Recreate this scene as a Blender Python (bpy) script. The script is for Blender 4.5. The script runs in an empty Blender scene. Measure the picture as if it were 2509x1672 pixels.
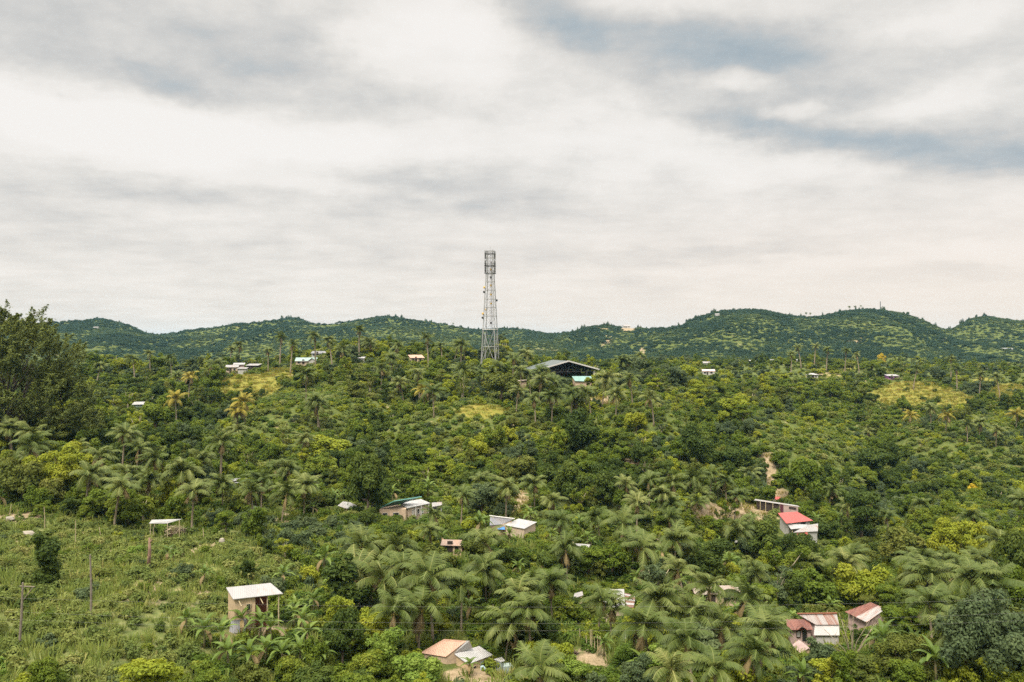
import bpy, math, random
import numpy as np
from mathutils import Vector, Matrix
rad = math.radians
random.seed(11)
RNG = np.random.default_rng(7)
S = bpy.context.scene
ROOTC = S.collection

# ------------------------------------------------------------------ camera
FX, CX, CY, CAMZ = 1812.0, 1254.5, 836.0, 60.0      # focal length and centre on a 2509 px wide frame
cam = bpy.data.cameras.new('camera'); camo = bpy.data.objects.new('camera', cam); ROOTC.objects.link(camo)
camo.location = (0, 0, CAMZ); camo.rotation_euler = (rad(90), 0, 0)
cam.sensor_width = 36; cam.lens = 36 * FX / 2509; cam.clip_start = 1; cam.clip_end = 20000
S.camera = camo

# ------------------------------------------------------------------ sky and sun
SUN_EL, SUN_AZ = 58, 205            # azimuth clockwise from +Y
EXPOSURE = 1.15
w = bpy.data.worlds.new('World'); S.world = w; w.use_nodes = True
nt = w.node_tree; N = nt.nodes; L = nt.links
for n in list(N): N.remove(n)
def nd(t, **k):
    n = N.new(t)
    for a, b in k.items(): setattr(n, a, b)
    return n
def lk(a, b): L.new(a, b)
def mth(op, a, b=None, c=None, clamp=False):
    n = nd('ShaderNodeMath', operation=op, use_clamp=clamp)
    for i, v in enumerate((a, b, c)):
        if v is None: continue
        if isinstance(v, (int, float)): n.inputs[i].default_value = v
        else: lk(v, n.inputs[i])
    return n.outputs[0]
tc = nd('ShaderNodeTexCoord'); sep = nd('ShaderNodeSeparateXYZ'); lk(tc.outputs['Generated'], sep.inputs[0])
X, Y, Z = sep.outputs
az = mth('ARCTAN2', X, Y); el = mth('ARCSINE', Z)
# cloud-deck coordinates: the ray meets a flat layer, so detail narrows to streaks towards the horizon
zz = mth('MAXIMUM', mth('ADD', Z, 0.10), 0.04)
deck = nd('ShaderNodeCombineXYZ'); lk(mth('DIVIDE', X, zz), deck.inputs[0]); lk(mth('DIVIDE', Y, zz), deck.inputs[1])
def noise(vec, scale, detail, rough=0.55, dist=0.0, stretch=None):
    if stretch:
        m = nd('ShaderNodeMapping'); m.inputs['Scale'].default_value = stretch; lk(vec, m.inputs[0]); vec = m.outputs[0]
    n = nd('ShaderNodeTexNoise'); n.inputs['Scale'].default_value = scale; n.inputs['Detail'].default_value = detail
    n.inputs['Roughness'].default_value = rough; n.inputs['Distortion'].default_value = dist
    lk(vec, n.inputs['Vector']); return n
wp = noise(deck.outputs[0], 1.3, 5, 0.6)
wsep = nd('ShaderNodeSeparateColor'); lk(wp.outputs['Color'], wsep.inputs[0])
wp2 = noise(tc.outputs['Generated'], 9.0, 4, 0.6)
w2 = nd('ShaderNodeSeparateColor'); lk(wp2.outputs['Color'], w2.inputs[0])
azw = mth('ADD', az, mth('ADD', mth('MULTIPLY', mth('SUBTRACT', wsep.outputs[0], 0.5), 0.14), mth('MULTIPLY', mth('SUBTRACT', w2.outputs[0], 0.5), 0.10)))
elw = mth('ADD', el, mth('ADD', mth('MULTIPLY', mth('SUBTRACT', wsep.outputs[1], 0.5), 0.05), mth('MULTIPLY', mth('SUBTRACT', w2.outputs[1], 0.5), 0.045)))
pv = nd('ShaderNodeCombineXYZ'); lk(azw, pv.inputs[0]); lk(elw, pv.inputs[1])
BLOBS = [  # bearing and height of each cloud mass, its half sizes, tilt and how thick (+) or thin (-) it is
 (300, 70, 560, 150, 4, .42), (60, 140, 220, 62, 8, .30), (420, 205, 170, 46, 18, .48), (680, 150, 260, 80, 6, .36), (700, 20, 200, 60, 0, .15),
 (650, 262, 240, 34, 4, .18), (1000, 225, 330, 60, 8, .22),
 (1620, 110, 420, 92, 14, .80), (1330, 40, 170, 70, 25, .50), (1930, 120, 330, 90, 10, .36), (1800, 270, 260, 50, 8, .55), (1900, 310, 260, 34, 10, .35), (2250, 352, 380, 50, 10, .90),
 (2500, 388, 200, 34, 8, .55), (2150, 228, 200, 34, 5, .45), (2400, 130, 260, 80, 0, .26), (2450, 260, 180, 36, 6, .2), (1560, 40, 200, 30, 6, .2),
 (400, 455, 300, 36, 2, .40), (80, 490, 200, 40, 5, .32), (1050, 452, 300, 30, 3, .40), (1000, 517, 520, 34, 0, .34), (1300, 505, 220, 36, 0, .22),
 (1500, 640, 560, 26, -2, .34), (1850, 610, 300, 20, -4, .30), (2350, 668, 330, 28, 2, .34), (1570, 695, 130, 34, 15, .26), (300, 600, 480, 60, 0, .22), (1000, 600, 380, 60, 0, .20), (2000, 480, 500, 60, 3, .10),
 (40, 225, 200, 60, 12, -.55), (300, 300, 420, 70, 6, -.52), (720, 335, 460, 56, 2, -.55), (1010, 105, 210, 110, 12, -.50), (1130, 60, 120, 70, 10, -.3), (350, 380, 600, 60, 2, -.25),
 (1790, 185, 130, 26, 6, -.62), (1965, 262, 90, 26, 0, -.5), (2330, 228, 180, 40, 8, -.42), (1500, 330, 420, 130, 8, -.15), (1800, 390, 380, 50, 8, -.2), (1480, 20, 200, 40, 0, -.3), (2000, 640, 700, 22, -2, -.16), (2420, 615, 260, 22, -1, -.32), (2350, 40, 200, 50, 0, -.2),
]
acc = None
for cx, cy, rx, ry, rot, amp in BLOBS:
    a0 = math.atan2(cx - CX, FX); e0 = math.atan2(CY - cy, math.hypot(FX, cx - CX))
    m = nd('ShaderNodeMapping', vector_type='TEXTURE')
    m.inputs['Location'].default_value = (a0, e0, 0); m.inputs['Rotation'].default_value = (0, 0, -rad(rot)); m.inputs['Scale'].default_value = (rx / FX * math.cos(a0)**2, ry / FX, 1)
    lk(pv.outputs[0], m.inputs[0])
    ln = nd('ShaderNodeVectorMath', operation='LENGTH'); lk(m.outputs[0], ln.inputs[0])
    mr = nd('ShaderNodeMapRange', interpolation_type='SMOOTHERSTEP'); lk(ln.outputs['Value'], mr.inputs[0])
    mr.inputs[1].default_value = 0.0; mr.inputs[2].default_value = 1.55; mr.inputs[3].default_value = amp * (.80 if amp > 0 else 1); mr.inputs[4].default_value = 0
    acc = mr.outputs[0] if acc is None else mth('ADD', acc, mr.outputs[0])
fb = noise(deck.outputs[0], 2.1, 9, 0.62, 0.1, (0.7, 1.0, 1)); fb2 = noise(tc.outputs['Generated'], 15, 9, 0.66, 0.1, (0.7, 0.7, 1.15))
fb3 = noise(deck.outputs[0], 4.6, 9, 0.62, 0.1, (0.8, 1.0, 1))
acc = mth('ADD', acc, mth('MULTIPLY', mth('SUBTRACT', fb3.outputs[0], 0.5), 0.62))
dens = mth('ADD', acc, mth('MULTIPLY', mth('SUBTRACT', fb.outputs[0], 0.5), 0.85))
dens = mth('ADD', dens, mth('MULTIPLY', mth('SUBTRACT', fb2.outputs[0], 0.5), 0.80))
ramp = nd('ShaderNodeValToRGB'); lk(mth('MULTIPLY', mth('ADD', dens, 0.60), 0.5), ramp.inputs[0])
els = ramp.color_ramp.elements; els[0].position = 0.05; els[0].color = (.92, .885, .84, 1); els[1].position = 1.0; els[1].color = (.31, .38, .44, 1)
for p, c in ((.22, (.87, .835, .785)), (.36, (.755, .73, .685)), (.52, (.60, .595, .575)), (.68, (.44, .49, .515)), (.84, (.325, .40, .45))):
    e = els.new(p); e.color = (*c, 1)
# warm cream low in the sky, stronger to the right
warm = nd('ShaderNodeMix', data_type='RGBA'); lk(ramp.outputs[0], warm.inputs[6]); warm.inputs[7].default_value = (.91, .79, .69, 1)
lowf = nd('ShaderNodeMapRange', interpolation_type='SMOOTHSTEP'); lk(el, lowf.inputs[0]); lowf.inputs[1].default_value = 0.26; lowf.inputs[2].default_value = 0.02
rgt = nd('ShaderNodeMapRange', interpolation_type='SMOOTHSTEP'); lk(az, rgt.inputs[0]); rgt.inputs[1].default_value = -0.5; rgt.inputs[2].default_value = 0.55; rgt.inputs[3].default_value = .30; rgt.inputs[4].default_value = .78
lk(mth('MULTIPLY', lowf.outputs[0], rgt.outputs[0]), warm.inputs[0])
# an overcast sky is brightest overhead; raised further here to brighten the foliage
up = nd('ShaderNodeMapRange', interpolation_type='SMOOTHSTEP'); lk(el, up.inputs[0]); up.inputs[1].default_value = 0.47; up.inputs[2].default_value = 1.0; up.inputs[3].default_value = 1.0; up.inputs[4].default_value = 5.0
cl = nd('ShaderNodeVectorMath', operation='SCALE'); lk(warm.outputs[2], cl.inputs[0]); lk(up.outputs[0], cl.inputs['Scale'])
sky = nd('ShaderNodeTexSky'); sky.sky_type = 'NISHITA'; sky.sun_disc = False; sky.sun_elevation = rad(SUN_EL); sky.sun_rotation = rad(SUN_AZ); sky.altitude = 100
bg1 = nd('ShaderNodeBackground'); bg1.inputs[1].default_value = 0.05; lk(sky.outputs[0], bg1.inputs[0])
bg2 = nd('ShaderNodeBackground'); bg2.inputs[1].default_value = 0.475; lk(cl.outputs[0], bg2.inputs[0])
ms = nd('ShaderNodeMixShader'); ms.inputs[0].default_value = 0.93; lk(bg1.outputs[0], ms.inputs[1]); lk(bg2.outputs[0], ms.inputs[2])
wo = nd('ShaderNodeOutputWorld'); lk(ms.outputs[0], wo.inputs[0])
w.cycles.sampling_method = 'MANUAL'; w.cycles.sample_map_resolution = 512
sun = bpy.data.lights.new('sun', 'SUN'); sun.energy = 2.2; sun.angle = rad(18); sun.color = (1, .93, .80)
suno = bpy.data.objects.new('sun', sun); ROOTC.objects.link(suno)
sd = Vector((math.sin(rad(SUN_AZ)) * math.cos(rad(SUN_EL)), math.cos(rad(SUN_AZ)) * math.cos(rad(SUN_EL)), math.sin(rad(SUN_EL))))
suno.rotation_euler = sd.to_track_quat('Z', 'Y').to_euler(); suno.location = sd * 300
S.view_settings.view_transform = 'Standard'; S.view_settings.look = 'None'; S.view_settings.exposure = EXPOSURE; S.view_settings.gamma = 1
S.cycles.max_bounces = 6; S.cycles.diffuse_bounces = 3; S.cycles.glossy_bounces = 2; S.cycles.transmission_bounces = 3; S.cycles.volume_bounces = 0; S.cycles.transparent_max_bounces = 8
S.cycles.use_denoising = False; S.cycles.denoiser = 'OPENIMAGEDENOISE'; S.cycles.denoising_input_passes = 'RGB_ALBEDO_NORMAL'; S.cycles.denoising_prefilter = 'FAST'

# ------------------------------------------------------------------ small tools
def W(px, py, d):                       # the point seen at (px,py) at a depth of d metres
    return Vector(((px - CX) / FX * d, d, CAMZ - (py - CY) / FX * d))
def proj(x, y, z):
    return CX + x / y * FX, CY - (z - CAMZ) / y * FX
def inpoly(px, py, poly):
    px = np.asarray(px, float); py = np.asarray(py, float); r = np.zeros(px.shape, bool); n = len(poly)
    for i in range(n):
        x1, y1 = poly[i]; x2, y2 = poly[(i + 1) % n]
        if y1 == y2: continue
        c = ((y1 > py) != (y2 > py)) & (px < (x2 - x1) * (py - y1) / (y2 - y1) + x1); r ^= c
    return r
_tab = np.random.default_rng(3).random((64, 64, 64)).astype(np.float32)[:, :, 0]
def vnoise(x, y):
    xi = np.floor(x).astype(int); yi = np.floor(y).astype(int); fx = x - xi; fy = y - yi
    fx = fx * fx * (3 - 2 * fx); fy = fy * fy * (3 - 2 * fy)
    a = _tab[xi & 63, yi & 63]; b = _tab[(xi + 1) & 63, yi & 63]; c = _tab[xi & 63, (yi + 1) & 63]; d = _tab[(xi + 1) & 63, (yi + 1) & 63]
    return (a * (1 - fx) + b * fx) * (1 - fy) + (c * (1 - fx) + d * fx) * fy
def fbm(x, y, o=4):
    s = 0; a = .5
    for i in range(o): s = s + a * vnoise(x + 17.3 * i, y + 9.1 * i); x = x * 2.03; y = y * 2.03; a *= .5
    return s / (1 - .5**o)

# ------------------------------------------------------------------ terrain heights
CP = [  # (px, py, depth): ground seen in the photograph
 (0,1672,58),(250,1672,60),(500,1672,66),(750,1672,72),(1000,1672,76),(1200,1672,77),(1450,1672,76),(1700,1672,74),(2100,1672,72),(2509,1672,68),
 (50,1580,66),(222,1520,71),(150,1430,84),(0,1430,80),(400,1440,82),(400,1560,72),(600,1540,79.5),(700,1560,80),(900,1560,86),(1110,1645,79.5),(1230,1655,79),(1450,1580,86),
 (0,1290,105),(110,1290,108),(250,1310,106),(390,1310,110),(540,1340,104),(640,1380,98),(150,1200,124),(100,1110,148),(0,1060,165),(300,1180,134),(500,1230,128),(420,1110,160),
 (700,1280,122),(860,1270,128),(1000,1280,131),(1120,1350,116),(1230,1310,123),(850,1420,102),(1000,1450,100),(1300,1450,104),(1480,1505,99),(1300,1380,112),
 (1990,1600,93),(2130,1540,101),(1750,1470,106),(1700,1600,88),(2300,1560,88),(2500,1520,88),(2480,1400,112),(1520,1400,113),(1650,1330,128),
 (1930,1330,145),(1900,1258,158),(1800,1290,150),(1880,1160,186),(1905,1215,172),(1740,1260,150),(2120,1340,150),(2300,1330,142),(2480,1290,148),(2250,1200,190),(2480,1180,196),(2100,1200,190),
 (700,1150,166),(900,1150,168),(1100,1200,155),(1300,1200,156),(1500,1200,158),(1000,1080,192),(1200,1080,188),(1400,1100,182),(1650,1120,170),(1650,1050,192),(1500,1020,204),(1780,1110,196),(1850,1060,214),(2050,1100,226),(2300,1090,236),(2500,1090,230),
 (300,1010,224),(340,1005,236),(520,1000,236),(700,1000,226),(900,1000,222),(1100,980,226),(1300,990,222),(1500,980,232),(1700,990,240),(1900,1000,278),(2100,1010,292),(2240,1000,292),(2460,1010,280),
 (200,960,262),(400,950,268),(620,940,270),(600,908,290),(760,898,300),(900,930,262),(1020,885,298),(1130,893,296),(1202,890,289),(1290,948,254),(1391,950,256),(1440,950,256),(1180,950,250),(1550,940,272),(1700,935,330),(1740,918,370),(1990,928,352),(2185,928,338),(2230,945,325),(2350,960,318),(2450,965,320),(1850,930,350),
 (300,900,330),(820,852,335),(900,849,338),(980,853,336),(1070,864,330),(740,876,332),(660,896,335),(560,903,338),(1200,872,330),(1290,885,325),(480,908,340),(450,905,310),(900,880,300),(1500,905,330),(1600,890,420),(1900,885,430),(2100,895,410),(2300,900,420),(2500,905,400),(100,920,310),
]
FREE = []  # (px bearing, depth, height relative to the eye)
for p in (-200, 200, 600, 1000, 1300): FREE += [(p, 420, -20), (p, 650, -16)]
for p in (1600, 1900, 2200, 2600): FREE += [(p, 520, -17), (p, 640, -13)]
for p in (-200, 600, 1250, 1900, 2700): FREE += [(p, 40, -27 if p < 500 else -32), (p, 20, -27 if p < 500 else -31), (p, 2600, -20), (p, 1700, -10)]
SKYL = [(100,790),(200,782),(250,772),(300,785),(330,800),(380,818),(450,812),(560,795),(650,784),(700,772),(735,773),(770,798),(820,795),(870,782),(960,770),(1010,776),(1100,790),(1180,800),(1240,796),(1330,810),(1380,822)]
SKYR = [(1240,835),(1360,820),(1420,801),(1470,789),(1520,797),(1570,798),(1640,804),(1670,792),(1700,776),(1760,758),(1820,752),(1900,760),(1960,769),(2010,769),(2060,758),(2110,750),(2160,748),(2200,753),(2250,770),(2310,797),(2335,801),(2355,786),(2400,768),(2440,775),(2509,786),(2650,780)]
for x, y in SKYL: CP.append((x, y + 7, 1250)); FREE += [(x, 900, (CY - y) / FX * 1250 * .42 - 8)]
for x, y in SKYR: CP.append((x, y + 8, 980)); FREE += [(x, 780, (CY - y) / FX * 980 * .45 - 8)] if x > 1300 else []
for x, y in SKYL: FREE += [(x, 1480, (CY - y) / FX * 1250 - 26)]
for x, y in SKYR: FREE += [(x, 1120, (CY - y) / FX * 980 - 22)] if x > 1450 else []
for x in (-400, 2900): FREE += [(x, 1100, 30), (x, 250, -18), (x, 120, -28)]
pts = []
for px, py, d in CP:
    x = (px - CX) / FX * d; pts.append((math.atan2(x, d), math.hypot(x, d), CAMZ - (py - CY) / FX * d))
for px, d, z in FREE:
    x = (px - CX) / FX * d; pts.append((math.atan2(x, d), math.hypot(x, d), CAMZ + z))
pts = np.array(pts); KX = 2.4
PQ = np.stack([pts[:, 0] * KX, np.log(pts[:, 1])], 1)
def tps(r2): return np.where(r2 > 1e-12, .5 * r2 * np.log(np.maximum(r2, 1e-12)), 0)
n = len(PQ); d2 = ((PQ[:, None] - PQ[None])**2).sum(2); A = np.zeros((n + 3, n + 3)); A[:n, :n] = tps(d2) + np.eye(n) * 2e-4
A[:n, n] = 1; A[:n, n + 1:] = PQ; A[n:, :n] = A[:n, n:].T
COEF = np.linalg.solve(A, np.concatenate([pts[:, 2], np.zeros(3)]))
RAVINES = [[(1330, 232), (1440, 192), (1455, 160)], [(1790, 262), (1755, 206), (1840, 176)], [(1010, 236), (875, 196), (900, 168)], [(2100, 256), (2210, 216), (2150, 176)], [(560, 238), (470, 205), (560, 172)]]
SWELLS = [(1180, 204, 24), (1590, 202, 20), (1980, 226, 26), (710, 204, 22), (2360, 236, 26), (330, 205, 18)]
def ravine(x, y):                        # 0..1: how deep in one of the gullies that run down the slope
    d2 = np.full(np.shape(x), 1e9)
    for ln in RAVINES:
        q = [((p - CX) / FX * d, d) for p, d in ln]
        for (ax, ay), (bx, by) in zip(q, q[1:]):
            t = np.clip(((x - ax) * (bx - ax) + (y - ay) * (by - ay)) / ((bx - ax)**2 + (by - ay)**2), 0, 1); d2 = np.minimum(d2, (x - ax - t * (bx - ax))**2 + (y - ay - t * (by - ay))**2)
    return np.exp(-d2 / 81.0)
def gully(x, y):
    g = fbm(x / 34 + 200, y / 44 + 200, 3) * .7 + .15
    for p, d, w_ in SWELLS: g = g + .34 * np.exp(-((x - (p - CX) / FX * d)**2 + (y - d)**2) / w_**2)
    return g - .42 * ravine(x, y)
def ground(x, y):
    x = np.atleast_1d(np.asarray(x, float)); y = np.atleast_1d(np.asarray(y, float))
    th = np.arctan2(x, y); r = np.maximum(np.hypot(x, y), 16); q = np.stack([np.clip(th, -.78, .78) * KX, np.log(np.minimum(r, 3000))], 1)
    z = np.empty(len(x))
    for i in range(0, len(x), 20000):
        qq = q[i:i + 20000]; z[i:i + 20000] = tps(((qq[:, None] - PQ[None])**2).sum(2)) @ COEF[:n] + COEF[n] + qq @ COEF[n + 1:]
    far = np.clip((r - 380) / 500, 0, 1) * np.clip((2400 - r) / 600, 0, 1)
    rn = 1 - np.abs(2 * fbm(x / 130 + 40, y / 240 + 40, 4) - 1)
    calm = 1 - .85 * np.exp(-((y - 980) / 60)**2) - .85 * np.exp(-((y - 1250) / 60)**2)
    z = z + (fbm(x / 14 + 100, y / 14 + 100, 3) - .5) * 1.1 + far * (rn - 1) * 34 * calm
    mid = np.clip((r - 165) / 40, 0, 1) * np.clip((350 - r) / 60, 0, 1); z = z + mid * (gully(x, y) - .5) * 13
    k = np.clip((np.abs(th) - 1.2) / 1.2, 0, 1); return z * (1 - k) + (CAMZ - 28) * k
def gz(x, y): return float(ground([x], [y])[0])
def hit(px, py, h=0.0, d0=45, d1=1500):  # depth at which the ray through (px,py) comes within h of the ground
    d = d0 * (d1 / d0) ** np.linspace(0, 1, 900); x = (px - CX) / FX * d; z = CAMZ - (py - CY) / FX * d
    k = np.nonzero(z <= ground(x, d) + h)[0]
    return float(d[k[0]]) if len(k) else None

# ------------------------------------------------------------------ mesh tools
def mesh_np(name, V, F4, mats, midx=None, tint=None, smooth=False, uv=None):
    me = bpy.data.meshes.new(name); V = np.asarray(V, np.float32); F4 = np.asarray(F4, np.int32)
    me.vertices.add(len(V)); me.vertices.foreach_set('co', V.ravel())
    k = F4.shape[1]; me.loops.add(F4.size); me.loops.foreach_set('vertex_index', F4.ravel())
    me.polygons.add(len(F4)); me.polygons.foreach_set('loop_start', np.arange(len(F4), dtype=np.int32) * k); me.polygons.foreach_set('loop_total', np.full(len(F4), k, np.int32))
    for m in mats: me.materials.append(m)
    if midx is not None: me.polygons.foreach_set('material_index', np.asarray(midx, np.int32))
    if smooth: me.polygons.foreach_set('use_smooth', np.ones(len(F4), bool))
    if tint is not None:
        a = me.attributes.new('tint', 'FLOAT', 'FACE'); a.data.foreach_set('value', np.asarray(tint, np.float32))
    me.update(calc_edges=True); me.validate(); return me
class MB:                                # collects pieces of one mesh
    def __init__(s): s.v = []; s.f = []; s.uv = []
    def add(s, vs, fs, uvs=None):
        o = len(s.v); s.v += [tuple(v) for v in vs]; s.f += [tuple(i + o for i in f) for f in fs]; s.uv += (uvs or [[(0, 0)] * len(f) for f in fs])
    def box(s, c, size, rz=0):
        sx, sy, sz = [a / 2 for a in size]; R = Matrix.Rotation(rz, 3, 'Z'); c = Vector(c)
        vs = [c + R @ Vector((i * sx, j * sy, k * sz)) for i in (-1, 1) for j in (-1, 1) for k in (-1, 1)]
        s.add(vs, [(0, 1, 3, 2), (4, 6, 7, 5), (0, 4, 5, 1), (2, 3, 7, 6), (0, 2, 6, 4), (1, 5, 7, 3)])
    def tube(s, ps, rs, k=6, cap=True):
        ps = [Vector(p) for p in ps]; rs = rs if isinstance(rs, (list, tuple)) else [rs] * len(ps); vs = []; fs = []
        for i, p in enumerate(ps):
            t = (ps[min(i + 1, len(ps) - 1)] - ps[max(i - 1, 0)]).normalized(); a = t.orthogonal().normalized() if abs(t.z) < .9 else (Vector((1, 0, 0)) - t * t.x).normalized(); b = t.cross(a)
            vs += [p + (a * math.cos(j * 2 * math.pi / k) + b * math.sin(j * 2 * math.pi / k)) * rs[i] for j in range(k)]
        for i in range(len(ps) - 1):
            fs += [(i * k + j, i * k + (j + 1) % k, (i + 1) * k + (j + 1) % k, (i + 1) * k + j) for j in range(k)]
        if cap: fs += [tuple(range(k - 1, -1, -1)), tuple((len(ps) - 1) * k + j for j in range(k))]
        s.add(vs, fs)
    def panel(s, c, th=.05):             # a thin slab from four corners (eave left, eave right, ridge right, ridge left); uv in metres
        c = [Vector(p) for p in c]; nrm = (c[2] - c[0]).cross(c[3] - c[1]).normalized()
        if nrm.z < 0: nrm = -nrm
        vs = c + [p - nrm * th for p in c]; lw = (c[1] - c[0]).length; lh = (c[3] - c[0]).length; lw2 = (c[2] - c[3]).length; off = (c[3] - c[0]).dot((c[1] - c[0]).normalized())
        u = [(0, 0), (lw, 0), (off + lw2, lh), (off, lh)]
        s.add(vs, [(0, 1, 2, 3), (7, 6, 5, 4), (0, 4, 5, 1), (1, 5, 6, 2), (2, 6, 7, 3), (3, 7, 4, 0)], [u, u[::-1], [(0, 0)] * 4, [(0, 0)] * 4, [(0, 0)] * 4, [(0, 0)] * 4])
    def prism(s, top, zb):               # walls from a plan of top points down to height zb
        top = [Vector(p) for p in top]; k = len(top); vs = top + [Vector((p.x, p.y, zb)) for p in top]
        fs = [tuple(range(k)), tuple(range(2 * k - 1, k - 1, -1))] + [(i, k + i, k + (i + 1) % k, (i + 1) % k) for i in range(k)]
        uvs = []
        for f in fs: uvs.append([((vs[i].x + vs[i].y), vs[i].z) for i in f])
        s.add(vs, fs, uvs)
    def mesh(s, name, mat, off=(0, 0, 0), smooth=False):
        me = bpy.data.meshes.new(name); off = Vector(off); me.from_pydata([Vector(v) - off for v in s.v], [], s.f); me.materials.append(mat)
        ul = me.uv_layers.new(name='UVMap'); fl = [c for f in s.uv for c in f]
        ul.data.foreach_set('uv', np.array(fl, np.float32).ravel()); me.update()
        import bmesh
        b = bmesh.new(); b.from_mesh(me); bmesh.ops.recalc_face_normals(b, faces=b.faces); b.to_mesh(me); b.free()
        if smooth:
            for p in me.polygons: p.use_smooth = True
        return me
    def build(s, name, mat, parent=None, smooth=False, loc=None):
        if parent is not None: off = parent.location
        else:
            off = Vector(loc or (0, 0, 0))
            if off.length < 1e-6: q = np.array(s.v); off = Vector((q[:, 0].mean(), q[:, 1].mean(), q[:, 2].min()))
            loc = off
        o = bpy.data.objects.new(name, s.mesh(name, mat, off, smooth)); ROOTC.objects.link(o)
        if parent is not None: o.parent = parent
        elif loc is not None: o.location = loc
        return o
USED = {}
def tag(o, label=None, cat=None, group=None, kind=None):
    if label:
        assert label not in USED or group, label
        USED[label] = 1; o['label'] = label
    if cat: o['category'] = cat
    if group: o['group'] = group
    if kind: o['kind'] = kind
    return o
def empty(name, loc, label, cat, group=None, rz=0):
    o = bpy.data.objects.new(name, None); o.location = loc; o.rotation_euler = (0, 0, rz); o.empty_display_size = .3; ROOTC.objects.link(o); return tag(o, label, cat, group)

# ------------------------------------------------------------------ materials
def mat(name):
    m = bpy.data.materials.new(name); m.use_nodes = True; t = m.node_tree
    for q in list(t.nodes): t.nodes.remove(q)
    o = t.nodes.new('ShaderNodeOutputMaterial'); return m, t, o
def tn(t, ty, **k):
    q = t.nodes.new(ty)
    for a, b in k.items(): setattr(q, a, b)
    return q
def ramp_of(t, fac, stops):
    r = tn(t, 'ShaderNodeValToRGB'); t.links.new(fac, r.inputs[0]); e = r.color_ramp.elements
    e[0].position, e[0].color = stops[0][0], (*stops[0][1], 1); e[1].position, e[1].color = stops[-1][0], (*stops[-1][1], 1)
    for p, c in stops[1:-1]: q = e.new(p); q.color = (*c, 1)
    return r.outputs[0]
def foliage(name, stops, trans=.36, rough=.55, spec=.10, rnd=.62):
    stops = [(p, tuple(v * 1.2 for v in c)) for p, c in stops]
    m, t, o = mat(name); oi = tn(t, 'ShaderNodeObjectInfo'); at = tn(t, 'ShaderNodeAttribute', attribute_name='tint')
    a = tn(t, 'ShaderNodeMath', operation='MULTIPLY'); a.inputs[1].default_value = rnd; t.links.new(oi.outputs['Random'], a.inputs[0])
    b = tn(t, 'ShaderNodeMath', operation='MULTIPLY_ADD'); b.inputs[1].default_value = 1 - rnd; t.links.new(at.outputs['Fac'], b.inputs[0]); t.links.new(a.outputs[0], b.inputs[2])
    c = ramp_of(t, b.outputs[0], stops)
    p = tn(t, 'ShaderNodeBsdfPrincipled'); t.links.new(c, p.inputs['Base Color']); p.inputs['Roughness'].default_value = rough; p.inputs['Specular IOR Level'].default_value = spec
    tr = tn(t, 'ShaderNodeBsdfTranslucent'); hs = tn(t, 'ShaderNodeHueSaturation'); hs.inputs['Hue'].default_value = .485; hs.inputs['Value'].default_value = 1.35; t.links.new(c, hs.inputs['Color']); t.links.new(hs.outputs[0], tr.inputs[0])
    mx = tn(t, 'ShaderNodeMixShader'); mx.inputs[0].default_value = trans; t.links.new(p.outputs[0], mx.inputs[1]); t.links.new(tr.outputs[0], mx.inputs[2]); t.links.new(mx.outputs[0], o.inputs[0]); return m
def plain(name, col, rough=.7, var=.25, scale=1.5, spec=.3, metal=0, col2=None):
    m, t, o = mat(name); g = tn(t, 'ShaderNodeTexCoord'); q = tn(t, 'ShaderNodeTexNoise'); q.inputs['Scale'].default_value = scale; q.inputs['Detail'].default_value = 6; t.links.new(g.outputs['Object'], q.inputs['Vector'])
    c2 = col2 or tuple(v * (1 - var) for v in col)
    c = ramp_of(t, q.outputs[0], [(.3, c2), (.7, col)]); p = tn(t, 'ShaderNodeBsdfPrincipled'); t.links.new(c, p.inputs['Base Color']); p.inputs['Roughness'].default_value = rough; p.inputs['Specular IOR Level'].default_value = spec; p.inputs['Metallic'].default_value = metal
    t.links.new(p.outputs[0], o.inputs[0]); return m
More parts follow.
